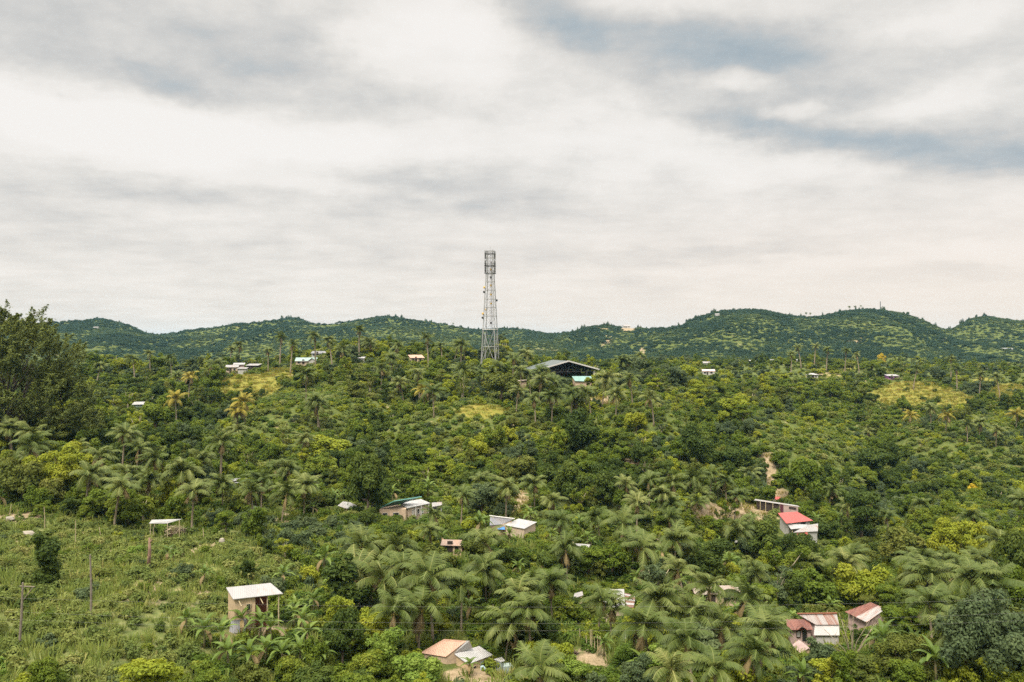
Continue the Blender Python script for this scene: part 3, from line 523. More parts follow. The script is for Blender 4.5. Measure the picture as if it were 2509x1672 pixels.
def opening(parent, name, a, b, t0, t1, d0, d1, m, proud=.05, frame=None):
    """a door or window set on the wall whose top edge runs a-b: t along it, d metres down from the top"""
    b_ = MB(); p, q = a.lerp(b, t0), a.lerp(b, t1); ax = (b - a); nrm = Vector((ax.y, -ax.x, 0)).normalized()
    if nrm.y > 0: nrm = -nrm
    c = [p - Vector((0, 0, d1)), q - Vector((0, 0, d1)), q - Vector((0, 0, d0)), p - Vector((0, 0, d0))]; f = [v + nrm * proud for v in c]; k = [v - nrm * .05 for v in c]
    b_.add(f + k, [(0, 1, 2, 3), (7, 6, 5, 4), (0, 4, 5, 1), (1, 5, 6, 2), (2, 6, 7, 3), (3, 7, 4, 0)]); o = b_.build(name, m, parent)
    if frame:
        g = MB()
        for i in range(4): g.tube([f[i] + nrm * .02, f[(i + 1) % 4] + nrm * .02], .05, 4)
        fo = bpy.data.objects.new('frame', g.mesh('frame', frame, parent.location)); ROOTC.objects.link(fo); fo.parent = o
    return o
class House:
    def __init__(s, name, label, cat, base, view=None, lm=None, group=None):
        b = W(*base); b.z = gz(b.x, b.y) - .05; s.r = empty(name, b, label, cat, group); s.b = b; s.ps = []
        if view: VIEW.append((view[0] + 2, view[1], view[2] - 2, view[1] + (view[3] - view[1]) * .66, base[2] + .5))
        if lm: LM.append((base[0], base[1] - 15, lm))
    def roof(s, c, m, name='roof', th=.06):
        P = [ZP(*q) for q in c]; b = MB(); b.panel(P, th); b.build(name, m, s.r); s.ps += P; return P
    def walls(s, tops, m, name='wall', drop=.09):
        zb = min(gz(p.x, p.y) for p in tops) - .4; b = MB(); t = [p - Vector((0, 0, drop)) for p in tops]; b.prism(t, zb); b.build(name, m, s.r); s.ps += tops; return t
    def post(s, top, r=.06, m=None):
        b = MB(); b.tube([(top.x, top.y, gz(top.x, top.y) - .3), top - Vector((0, 0, .05))], r, 6); b.build('post', m or BAMBOO, s.r)
    def done(s, r=.8): clear_of(s.ps, r); return s
def hut(name, label, cat, px, py, d, wd, dp, h, rise, yaw, rm, wm, kind='gable', lm=None, view=True, door=True, group=None, over=.35, fas=None):
    """a small house built square: parts wall, roof, door and windows"""
    b = W(px, py, d); b.z = gz(b.x, b.y); r = empty(name, b, label, cat, group, rad(yaw)); L3 = Vector
    def put(mb, nm, m, par=r):
        o = bpy.data.objects.new(nm, mb.mesh(nm, m)); ROOTC.objects.link(o); o.parent = par; return o
    x, y = wd / 2, dp / 2; wb = MB()
    if kind == 'gable': wb.prism([L3((-x, -y, h)), L3((x, -y, h)), L3((x, 0, h + rise)), L3((x, y, h)), L3((-x, y, h)), L3((-x, 0, h + rise))], -.6)
    elif kind == 'front': wb.prism([L3((-x, -y, h)), L3((0, -y, h + rise)), L3((x, -y, h)), L3((x, y, h)), L3((0, y, h + rise)), L3((-x, y, h))], -.6)
    elif kind == 'hip': wb.prism([L3((-x, -y, h)), L3((x, -y, h)), L3((x, y, h)), L3((-x, y, h))], -.6)
    else: wb.prism([L3((-x, -y, h)), L3((x, -y, h)), L3((x, y, h + rise)), L3((-x, y, h + rise))], -.6)
    put(wb, 'wall', wm); rb = MB(); X, Yv, e = x + over, y + over, .10; k = rise / max(y, .1) * over; k2 = rise / max(x, .1) * over
    if kind == 'gable':
        rb.panel([L3((-X, -Yv, h - k + e)), L3((X, -Yv, h - k + e)), L3((X, 0, h + rise + e)), L3((-X, 0, h + rise + e))]); rb.panel([L3((X, Yv, h - k + e)), L3((-X, Yv, h - k + e)), L3((-X, 0, h + rise + e)), L3((X, 0, h + rise + e))])
    elif kind == 'front':
        rb.panel([L3((-X, Yv, h - k2 + e)), L3((-X, -Yv, h - k2 + e)), L3((0, -Yv, h + rise + e)), L3((0, Yv, h + rise + e))]); rb.panel([L3((X, -Yv, h - k2 + e)), L3((X, Yv, h - k2 + e)), L3((0, Yv, h + rise + e)), L3((0, -Yv, h + rise + e))])
    elif kind == 'hip':
        a = x * .35; E = [L3((-X, -Yv, h - .1 + e)), L3((X, -Yv, h - .1 + e)), L3((X, Yv, h - .1 + e)), L3((-X, Yv, h - .1 + e))]; r1, r2 = L3((-a, 0, h + rise + e)), L3((a, 0, h + rise + e))
        rb.panel([E[0], E[1], r2, r1]); rb.panel([E[2], E[3], r1, r2]); rb.panel([E[1], E[2], r2 + L3((.01, .02, 0)), r2]); rb.panel([E[3], E[0], r1, r1 + L3((-.01, .02, 0))])
    else: rb.panel([L3((-X, -Yv, h - k / 2 + e)), L3((X, -Yv, h - k / 2 + e)), L3((X, Yv, h + rise + k / 2 + e)), L3((-X, Yv, h + rise + k / 2 + e))])
    put(rb, 'roof', rm)
    if fas:
        fb = MB(); fb.box((0, -Yv - .03, h - k + e), (2 * X, .05, .2)); put(fb, 'fascia', fas)
    if door:
        db = MB(); db.box((-x * .25, -y - .02, 1.0), (.85, .08, 2.0)); put(db, 'door', DARKW)
        for sx in (-.68, .45):
            vb = MB(); vb.box((x * sx, -y - .02, h * .58), (min(1.0, wd * .18), .08, .85)); put(vb, 'window', PANE)
    CLEAR.append((b.x, b.y, max(wd, dp) * .62 + .5))
    if view:
        f = FX / d; VIEW.append((px - wd * .5 * f, py - (h + rise) * f, px + wd * .5 * f, py - h * (.7 if d < 200 else 1.0) * f, d - dp * .4))
    if lm: LM.append((px, py - h * FX / d * .6, lm))
    return r

# lean-to on the grassy slope
h = House('lean_to_house', 'lean-to house with one pale sloping iron roof above tan bamboo walls and a dark porch', 'house', (610, 1538, 79.5), (556, 1430, 690, 1504), 'the pale lean-to house')
P = h.roof([(571, 1468.4, -27.2), (693.5, 1454.6, -27.2), (662.9, 1428.6, -26.9), (553.7, 1440, -26.9)], iron('pale_iron', (.31, .297, .285), (.26, .14, .09), .20, 1.2))
t = h.walls([lerp2(P, .04, .10), lerp2(P, .46, .10), lerp2(P, .46, .95), lerp2(P, .04, .95)], TAN)
h.walls([lerp2(P, .47, .62), lerp2(P, .84, .62), lerp2(P, .84, .95), lerp2(P, .47, .95)], PORCHW, 'porch_wall')
for u in (.70, .93): h.post(lerp2(P, u, .08), .07)
for u in (.09, .52):
    b = MB(); a = lerp2(P, u, .02); b.tube([a + Vector((-.1, .3, -.1)), a + Vector((.5, -.2, -.75))], .045, 5); b.build('brace', BAMBOO, h.r)
opening(h.r, 'window', t[0], t[1], .58, .78, .7, 1.4, PANE, frame=BAMBOO); h.done()
g = W(582, 1532, 77.6); b = MB(); b.panel([g + Vector((-.9, 0, -.9)), g + Vector((.75, .05, -.85)), g + Vector((.85, .35, .55)), g + Vector((-.8, .3, .35))], .04)
o = b.build('metal_sheet', iron('dull_sheet', (.30, .30, .32), (.22, .15, .12), .3), loc=Vector((0, 0, 0))); tag(o, 'dented grey iron sheet propped in front of the pale lean-to house', 'metal sheet'); VIEW.append((562, 1515, 604, 1545, 77)); CLEAR.append((g.x, g.y, 1.2))

# salmon roof and its white wing
h = House('salmon_roofed_house', 'low house with a salmon-orange iron roof and a bright pale wing beside it', 'house', (1110, 1655, 81), (1026, 1560, 1212, 1640), 'the salmon-roofed house')
P = h.roof([(1029, 1600, -34.6), (1092, 1610, -34.6), (1143, 1570.5, -33.25), (1088, 1566, -33.2)], SALMON)
t = h.walls([lerp2(P, .08, .1), lerp2(P, .95, .1), lerp2(P, .95, .95), lerp2(P, .08, .95)], TANB)
h.roof([(1112, 1602, -34.38), (1158, 1588, -34.05), (1150.5, 1571, -33.22), (1143.6, 1570.5, -33.22)], OLDW, 'patched_roof')
P = h.roof([(1146.7, 1628, -35.0), (1208, 1605, -35.0), (1174, 1583, -34.3), (1113.5, 1602.5, -34.3)], WHITE, 'wing_roof')
t = h.walls([lerp2(P, .05, .08), lerp2(P, .93, .08), lerp2(P, .93, .95), lerp2(P, .05, .95)], TAN, 'wing_wall')
opening(h.r, 'window', t[0], t[1], .2, .36, .45, 1.25, PANE, frame=BAMBOO); opening(h.r, 'door', t[0], t[1], .55, .74, .25, 1.9, GREYT); h.post(lerp2(P, .99, .02), .05); h.done()
# tarpaulin hut beside it
h = House('tarpaulin_hut', 'tiny hut under a small white roof with grey-green sheeting sides', 'hut', (1236, 1655, 79.5), (1208, 1608, 1258, 1656), 'the tarpaulin hut')
P = h.roof([(1227.5, 1623, -35.0), (1238, 1619, -34.95), (1229.3, 1610, -34.8), (1210, 1615.6, -34.8)], WHITE); h.walls([lerp2(P, .1, .1), lerp2(P, .9, .1), lerp2(P, .9, .9), lerp2(P, .1, .9)], GREYT)
a, c, e = ZP(1233, 1634, -35.2), ZP(1256, 1632, -35.2), ZP(1250, 1624, -35.1); h.walls([a, c, e, ZP(1236, 1625, -35.1)], GREYT, 'side_cover', 0)
b = MB(); b.tube([ZP(1232, 1658, -36.1), ZP(1244, 1656, -36.1), ZP(1256, 1650, -36.0)], .05, 6); b.build('rail', FASC, h.r); h.done(.3)
for nm, lb, ct, c, m in (('hanging_shirt', 'pale blue shirt hung out beside the salmon-roofed house', 'shirt', [(1177, 1634), (1183, 1632), (1193, 1642), (1187, 1647), (1186, 1653), (1178, 1652)], BLUEC), ('hanging_trousers', 'dark blue trousers hanging below the pale blue shirt', 'trousers', [(1178, 1651), (1186, 1651), (1188, 1668), (1184, 1669), (1182, 1658), (1180, 1669), (1177, 1668)], NAVY)):
    f = [W(x, y, 80.6 + .06 * math.sin(x)) for x, y in c]; b = MB(); k = len(f); q = [v + Vector((.03, .16, 0)) for v in f]
    b.add(f + q, [tuple(range(k)), tuple(range(2 * k - 1, k - 1, -1))] + [(i, k + i, k + (i + 1) % k, (i + 1) % k) for i in range(k)]); tag(b.build(nm, m, loc=Vector()), lb, ct)
VIEW.append((1174, 1630, 1194, 1664, 80.4))

# house with the streaked roof, right
h = House('streaked_roof_house', 'house with a streaked pale iron roof and a rusty roof over its porch', 'house', (1990, 1592, 94), (1925, 1500, 2050, 1580), 'the streaked-roof house')
P = h.roof([(1999, 1531, -36.28), (2056, 1531, -36.28), (2050, 1503.3, -35.6), (1953.4, 1504.7, -35.6)], BARN)
Q = h.roof([(1994, 1557, -37.0), (2057, 1557, -37.0), (2056, 1529, -36.33), (1997, 1529, -36.33)], iron('pale_streaked_iron', (.33, .31, .287), (.4, .2, .12), .2, .9, .1), 'lower_roof')
h.walls([lerp2(Q, .06, .12), lerp2(Q, .97, .12), lerp2(Q, .97, .95), lerp2(Q, .06, .95)], WHITEW)
h.walls([lerp2(P, .1, .1), lerp2(P, .95, .1), lerp2(P, .93, .95), lerp2(P, .12, .95)], PINKW, 'upper_wall')
b = MB(); b.tube([ZP(1953, 1504.2, -35.52), ZP(2050.5, 1502.8, -35.52)], .11, 6); b.build('ridge_cap', plain('rust_cap', (.22, .085, .05), .8, .3, 2), h.r)
R = h.roof([(1931, 1544, -36.75), (1991.5, 1543.4, -36.75), (1982, 1517, -36.05), (1925, 1517.6, -36.05)], RUSTY, 'porch_roof')
t = h.walls([lerp2(R, .12, .2), lerp2(R, .95, .2), lerp2(R, .95, .95), lerp2(R, .12, .95)], PINKW, 'porch_wall'); opening(h.r, 'door', t[0], t[1], .58, .80, .1, 1.6, PANE); opening(h.r, 'window', t[0], t[1], .30, .48, .3, 1.1, WHITEW, frame=DARKW)
b = MB(); A = [ZP(1965.4, 1534.6, -36.2), ZP(1954, 1544, -36.6), ZP(1979, 1544, -36.6)]; k = Vector((.2, 1.5, .0)); b.panel([A[1], A[1] + k, A[0] + k, A[0]]); b.panel([A[2], A[2] + k, A[0] + k, A[0]]); b.build('porch_gable', RUSTY, h.r); h.done()
hut('gabled_shelter', 'little gabled shelter with white-edged roof below the streaked-roof house', 'shelter', 1969, 1606, 90.0, 1.5, 2.2, .9, .55, 4, PINKW, TAN, 'front', door=False, over=.15)
# patchwork rusty roof
h = House('patchwork_roof_house', 'house under a patchwork iron roof, half rusty red and half flaking white', 'house', (2120, 1545, 101), (2066, 1474, 2168, 1524), 'the patchwork-roofed house')
l, bt, rt, tp = (2070, 1499, -36.9), (2124, 1525, -37.4), (2170, 1492, -36.9), (2133, 1476, -36.2); md = lambda a, b, k=.5: tuple(x + (y - x) * k for x, y in zip(a, b))
A = h.roof([l, md(l, bt), md(tp, rt), tp], RUSTY, 'rusty_roof'); B_ = h.roof([md(l, bt), bt, rt, md(tp, rt)], iron('flaking_iron', (.33, .315, .295), (.36, .14, .09), .40, .7), 'flaking_roof')
h.walls([lerp2(A, .08, .1), lerp2(B_, .92, .1), lerp2(B_, .92, .93), lerp2(A, .08, .93)], PINKW); h.done()
# striped roof in the palms
h = House('striped_roof_house', 'house in the palms with one plain white roof and one striped brown and white', 'house', (1515, 1508, 99.5), (1482, 1443, 1556, 1488), 'the striped-roof house')
P = h.roof([(1478, 1488, -35.4), (1532, 1489, -35.4), (1529, 1443.5, -34.6), (1478, 1444.7, -34.6)], iron('sheet_white', (.32, .313, .30), (.55, .45, .4), .10)); h.walls([lerp2(P, .1, .1), lerp2(P, .95, .1), lerp2(P, .95, .93), lerp2(P, .1, .93)], CREAM)
A = [ZP(1535, 1489, -35.45), ZP(1552.5, 1489, -35.45), ZP(1557.5, 1459, -34.9), ZP(1530, 1453, -34.9)]; bs = (MB(), MB())
for i, (v0, v1) in enumerate(((0, .20), (.20, .34), (.34, .50), (.50, .62), (.62, .84), (.84, .93), (.93, 1))): bs[i % 2].panel([lerp2(A, 0, v0), lerp2(A, 1, v0), lerp2(A, 1, v1), lerp2(A, 0, v1)], .06)
bs[0].build('wing_roof', iron('brown_sheet', (.17, .09, .06), (.11, .055, .035), .3), h.r); bs[1].build('white_sheets', WHITE, h.r); h.ps += A; h.walls([lerp2(A, .08, .1), lerp2(A, .9, .1), lerp2(A, .9, .9), lerp2(A, .08, .9)], PINKW, 'wing_wall'); h.done()
h = House('tin_shed', 'small tin shed half hidden by palms beside the striped-roof house', 'shed', (1418, 1490, 101), (1404, 1449, 1428, 1466)); P = h.roof([(1404, 1467, -34.7), (1429, 1459, -34.7), (1427, 1449, -34.4), (1408, 1454, -34.4)], OLDW); h.walls([lerp2(P, .1, .1), lerp2(P, .9, .1), lerp2(P, .9, .9), lerp2(P, .1, .9)], TAN); h.done()
# cream house with green eaves
h = House('cream_house', 'cream block house with a bright white porch roof and a dark green main roof', 'house', (990, 1282, 132), (930, 1215, 1080, 1270), 'the cream house')
P = h.roof([(998.6, 1245, -29.6), (1054.7, 1233, -29.6), (1031, 1223, -29.1), (979, 1232.5, -29.1)], WHITE, 'porch_roof', .14)
t = h.walls([lerp2(P, .06, .1), lerp2(P, .97, .1), lerp2(P, .97, .95), lerp2(P, .06, .95)], CREAM)
for a, c, m in ((.18, .26, WHITEW), (.42, .52, PANE), (.64, .72, GREYT)): opening(h.r, 'window', t[0], t[1], a, c, .55, 1.5, m, frame=FASC)
for u in (.36, .62, .99):
    q = t[0].lerp(t[1], u); b = MB(); b.box((q.x, q.y - .12, q.z - 1.4), (.25, .2, 2.8)); b.build('pillar', WHITEW, h.r)
G = h.roof([(932, 1243, -29.5), (975, 1235.5, -29.3), (1033, 1216, -28.0), (965, 1227, -28.0)], GREENR, 'main_roof', .16)
s2 = [ZP(930, 1249, -29.85), ZP(994, 1247.5, -29.75), ZP(1004, 1238, -29.5), ZP(945, 1238, -29.5)]; t2 = h.walls(s2, TANB, 'side_wall', 0)
for a, c in ((.12, .30), (.52, .74)): opening(h.r, 'window', t2[0], t2[1], a, c, .6, 1.5, PANE, frame=WHITEW)
E = h.roof([(1059, 1242, -30.0), (1084, 1238, -30.0), (1082, 1230, -29.7), (1058, 1232, -29.7)], OLDW, 'side_roof'); t3 = h.walls([lerp2(E, .05, .1), lerp2(E, .95, .1), lerp2(E, .95, .9), lerp2(E, .05, .9)], CONC, 'side_room'); opening(h.r, 'door', t3[0], t3[1], .1, .4, .2, 1.9, PANE); opening(h.r, 'window', t3[0], t3[1], .6, .85, .5, 1.3, PANE); h.done()
h = House('brown_walled_hut', 'small white-roofed hut with brown walls against the dark mango tree', 'hut', (852, 1276, 127), (828, 1228, 876, 1270), 'the small white-roofed hut')
P = h.roof([(849, 1246.5, -29.6), (876, 1240.5, -29.6), (858, 1231, -29.0), (842, 1229, -29.0)], WHITE); P2 = h.roof([(827, 1239.5, -29.6), (848.8, 1246.5, -29.6), (841.8, 1229, -29.0), (840, 1229, -29.0)], OLDW, 'end_roof')
h.walls([lerp2(P, .0, .12), lerp2(P, .85, .12), lerp2(P, .9, .9), lerp2(P, .1, .9)], TANB); h.done()
h = House('pale_slab_roof_house', 'house with a glaring white flat-pitched roof beside an older grey roof', 'house', (1250, 1312, 123), (1198, 1262, 1316, 1296), 'the glaring white roof')
P = h.roof([(1234.4, 1287, -30.6), (1285, 1296, -31.0), (1316, 1279.5, -30.6), (1270.5, 1271, -30.0)], WHITE); h.walls([lerp2(P, .06, .06), lerp2(P, .95, .06), lerp2(P, .95, .94), lerp2(P, .06, .94)], CREAM)
P = h.roof([(1200, 1288, -30.6), (1233, 1284.5, -30.6), (1258, 1272.5, -29.8), (1201, 1265, -29.8)], GREYR, 'older_roof'); h.walls([lerp2(P, .06, .06), lerp2(P, .95, .06), lerp2(P, .95, .94), lerp2(P, .06, .94)], TANB, 'older_wall')
b = MB(); b.tube([ZP(1199.5, 1264, -29.72), ZP(1261, 1271.5, -29.72)], .10, 6); b.build('ridge_cap', FASC, h.r); h.done()
b = MB(); b.panel([ZP(1219, 1297, -31.3), ZP(1237, 1298, -31.3), ZP(1236, 1290, -31.0), ZP(1220, 1289, -31.0)], .04); tag(b.build('tarpaulin', BLUET, loc=Vector()), 'blue tarpaulin slung below the older grey roof', 'tarpaulin'); VIEW.append((1218, 1288, 1237, 1298, 121))
# red roof compound
h = House('red_roofed_house', 'house with a faded red iron roof and white lean-to sheets below it', 'house', (1950, 1318, 148.5), (1905, 1253, 2002, 1306), 'the red-roofed house')
P = h.roof([(1927, 1283, -36.3), (1992.5, 1275.8, -36.3), (1953, 1254, -35.1), (1906, 1257.5, -35.1)], REDR); t = h.walls([lerp2(P, .08, .1), lerp2(P, .93, .1), lerp2(P, .93, .95), lerp2(P, .08, .95)], WHITEW); opening(h.r, 'window', t[0], t[1], .6, .8, .3, 1.0, PANE)
A = h.roof([(1938, 1297, -37.1), (1978, 1293, -37.0), (1977, 1285.5, -36.7), (1929, 1284.5, -36.65)], WHITE, 'porch_roof'); B_ = h.roof([(1944, 1305, -37.4), (2004, 1302, -37.4), (2004.5, 1283, -36.6), (1978, 1287, -36.75)], OLDW, 'lower_roof'); h.walls([lerp2(B_, .06, .1), lerp2(B_, .95, .1), lerp2(B_, .95, .9), lerp2(B_, .06, .9)], CONC, 'lower_wall')
C_ = h.roof([(1953, 1314, -38.0), (1981, 1319.5, -38.0), (1979, 1304.5, -37.5), (1953, 1301.5, -37.5)], REDR, 'red_porch_roof'); h.done()
for q in (A, C_):
    for u in (.1, .9): h.post(lerp2(q, u, .1), .07)
VIEW.append((1953, 1301, 1981, 1314, 146))
h = House('long_open_shed', 'long open shed with thin pale roof edge, uphill of the red roof', 'shed', (1905, 1252, 157), (1848, 1222, 1958, 1252), 'the long open shed')
P = h.roof([(1847, 1226, -34.4), (1960, 1242.5, -35.0), (1955, 1239, -34.8), (1851, 1223, -34.2)], OLDW); h.walls([lerp2(P, .57, .2), lerp2(P, .97, .2), lerp2(P, .97, .9), lerp2(P, .57, .9)], PINKW); h.walls([lerp2(P, .04, .6), lerp2(P, .55, .6), lerp2(P, .55, .9), lerp2(P, .04, .9)], DARKW, 'back_wall')
for u in (.14, .26, .42): h.post(lerp2(P, u, .12), .08)
t = [lerp2(P, .57, .2), lerp2(P, .97, .2)]; opening(h.r, 'door', t[0], t[1], .02, .2, .1, 2.0, plain('maroon_boards', (.10, .03, .04), .9)); opening(h.r, 'window', t[0], t[1], .5, .9, .3, .8, DARKW); h.done()
b = MB(); b.panel([ZP(1855, 1304, -36.6), ZP(1869, 1302, -36.5), ZP(1872, 1286, -36.0), ZP(1856, 1291, -36.1)], .04); tag(b.build('white_sheet', WHITE, loc=Vector()), 'loose white sheeting in the mango trees downhill of the long open shed', 'sheeting'); VIEW.append((1852, 1284, 1872, 1304, 141))
b = MB(); b.panel([ZP(1800, 1330, -36.6), ZP(1818, 1327, -36.6), ZP(1817, 1320, -36.2), ZP(1803, 1321, -36.2)], .04); tag(b.build('white_sheet', WHITE, loc=Vector()), 'white iron sheet showing through the dark mango leaves', 'sheeting'); VIEW.append((1800, 1320, 1818, 1331, 130))
T = hut
T('track_shack', 'tiny red and grey shack beside the dirt track on the slope', 'shack', 1906, 1214, 172, 1.5, 1.4, 1.4, .3, 8, REDR, CONC, 'shed', door=False, over=.1, lm='the tiny track shack')
T('brown_hut', 'squat hut with a brown and white roof sunk among the palms', 'hut', 1112, 1362, 116, 3.0, 2.4, 1.4, .4, -6, BROWNR, TANB, 'gable', lm='the squat brown hut')
T('brown_roof_house', 'wide house with a dull brown iron roof behind palm crowns', 'house', 1750, 1484, 106, 6.0, 3.0, 1.5, .5, 3, iron('dull_brown_iron', (.30, .245, .20), (.2, .13, .09), .4), TANB, 'gable', lm='the dull brown roof', view=False)
T('grove_house', 'white-roofed house glimpsed through the palm grove', 'house', 586, 1166, 140, 3.6, 2.6, 1.7, .45, 8, WHITE, CREAM, 'gable', lm='the house in the palm grove')
T('strip_roof_hut', 'hut showing only a thin white roof strip among bananas', 'hut', 1422, 1362, 118, 2.0, 1.8, 1.5, .2, -18, WHITE, TAN, 'shed', door=False, view=False)
T('slope_shed', 'little shed with a white mono-pitch roof on the open hillside', 'shed', 343, 1007, 236, 3.4, 2.4, 1.5, .5, 14, WHITE, GREYT, 'shed', door=False, lm='the little hillside shed')
# ridge houses
T('ridge_house', 'tan-walled house with a high white roof at the edge of the yellow meadow', 'house', 570, 912, 291, 4.2, 3.6, 2.4, .7, 12, OLDW, CREAM, 'gable', lm='the ridge house by the yellow meadow')
T('ridge_house', 'white-roofed house rising just behind the tan-walled ridge house', 'house', 586, 902, 297, 3.8, 3.2, 2.4, .5, 14, WHITE, PINKW, 'shed', door=False)
T('ridge_house', 'low house with a thin white roof next to the tan-walled ridge house', 'house', 595, 910, 289, 3.0, 2.6, 1.9, .35, 4, OLDW, CONC, 'shed', door=False)
T('ridge_house', 'dark-walled house with a small white roof, last of the cluster by the yellow meadow', 'house', 622, 906, 296, 4.6, 3, 2.1, .5, -8, OLDW, DARKW, 'shed')
T('mint_roof_house', 'long house with a mint and white roof on the palm ridge', 'house', 752, 897, 302, 8.0, 5, 1.4, 1.2, 6, MINT, CREAM, 'gable', lm='the mint-roofed house', fas=FASC)
T('mint_gable_annex', 'white gabled annex in front of the mint-roofed house', 'annex', 767, 897, 298, 2.6, 3, 1.6, .9, 0, MINT, WHITEW, 'front', door=False)
T('green_roof_house', 'house with a dull green roof beyond the mint-roofed house', 'house', 786, 892, 312, 6.5, 4, 1.3, .8, -4, GREYR, CONC, 'gable')
T('rust_roof_house', 'house with a rust and white roof under the ridge trees', 'house', 1020, 884, 305, 5.2, 4.5, 1.5, 1.0, 20, SALMON, TANB, 'shed', lm='the rust-roofed ridge house')
T('ridge_hut', 'small white hut among palms on the slope of the ridge', 'hut', 886, 900, 285, 2.0, 2, 1.5, .4, 0, WHITE, WHITEW, 'shed', door=False)
T('tower_hut', 'low white-roofed building at the foot of the lattice mast', 'building', 1128, 893, 284, 4.4, 3, 1.4, .4, 0, WHITE, WHITEW, 'gable', door=False)
T('pink_roof_house', 'house with a pink-brown wall and pale roof on the slope beyond the sports hall', 'house', 1735, 920, 368, 5.6, 4, 1.8, .7, -5, iron('pink_iron', (.72, .50, .44), (.55, .3, .25), .2), WHITEW, 'gable', lm='the pink-roofed house')
T('white_cabin', 'small square white cabin with hipped roof on the far slope', 'cabin', 1990, 925, 352, 3.8, 3.6, 2.0, .6, 10, WHITE, WHITEW, 'hip', lm='the small white cabin')
T('purple_house', 'purple-walled house with a flat white roof above the golden meadow', 'house', 2184, 928, 338, 4.6, 4, 1.6, .4, -6, WHITE, PURPLE, 'shed', lm='the purple house', fas=FASC)
T('valley_house', 'white-roofed house in the valley below the right-hand hills', 'house', 2168, 870, 470, 5, 4, 1.3, .6, 0, WHITE, WHITEW, 'gable', door=False)
T('valley_house', 'pale grey-roofed house half sunk in trees on the far slope', 'house', 1730, 880, 440, 3.6, 3, 1.4, .7, 0, OLDW, CONC, 'gable', door=False)
T('valley_house', 'tiny white roof among the trees right of the grey far roof', 'house', 1842, 879, 440, 2.8, 3, 1.4, .6, 0, WHITE, WHITEW, 'gable', door=False)
for px, lb in ((1891, 'tiny white roof at the left end of the far ridge palms'), (1955, 'tiny white roof at the right end of the far ridge palms')): T('valley_house', lb, 'house', px, 878, 430, 1.6, 2, 1.5, .4, 0, WHITE, WHITEW, 'gable', door=False)
T('hilltop_house', 'house on the saddle of the hills between dark trees above an earth scar', 'house', 1535, 802, 972, 9, 6, 3, 1.6, 4, OLDW, WHITEW, 'gable')
T('hill_house', 'pale house high on the rounded right-hand hill', 'house', 1757, 787, 940, 5, 4, 2.4, 1, 0, OLDW, WHITEW, 'gable', door=False)
T('hill_house', 'long low white building under the last hill on the right', 'building', 2466, 829, 760, 10, 5, 1.4, .5, 0, WHITE, CONC, 'gable', door=False)
T('hill_house', 'faint pale house on the far left hill', 'house', 236, 837, 980, 6, 4, 1.6, .8, 0, OLDW, CONC, 'gable', door=False)
T('hill_house', 'faint white house on the far ridge above the meadow', 'house', 511, 817, 1150, 5, 4, 2.2, 1, 0, WHITE, WHITEW, 'gable', door=False)
h = House('mossy_roof_house', 'long low house with a pinkish eave in front of the sports hall', 'house', (1280, 952, 248), (1262, 930, 1292, 946)); P = h.roof([(1262, 939.5, -14.15), (1291, 932.5, -13.3), (1290, 930.5, -12.8), (1264, 933, -13.1)], iron('pink_grey_iron', (.60, .47, .43), (.4, .3, .25), .3), th=.2); h.walls([lerp2(P, .03, .1), lerp2(P, .97, .1), lerp2(P, .97, .9), lerp2(P, .03, .9)], TANB); h.done()

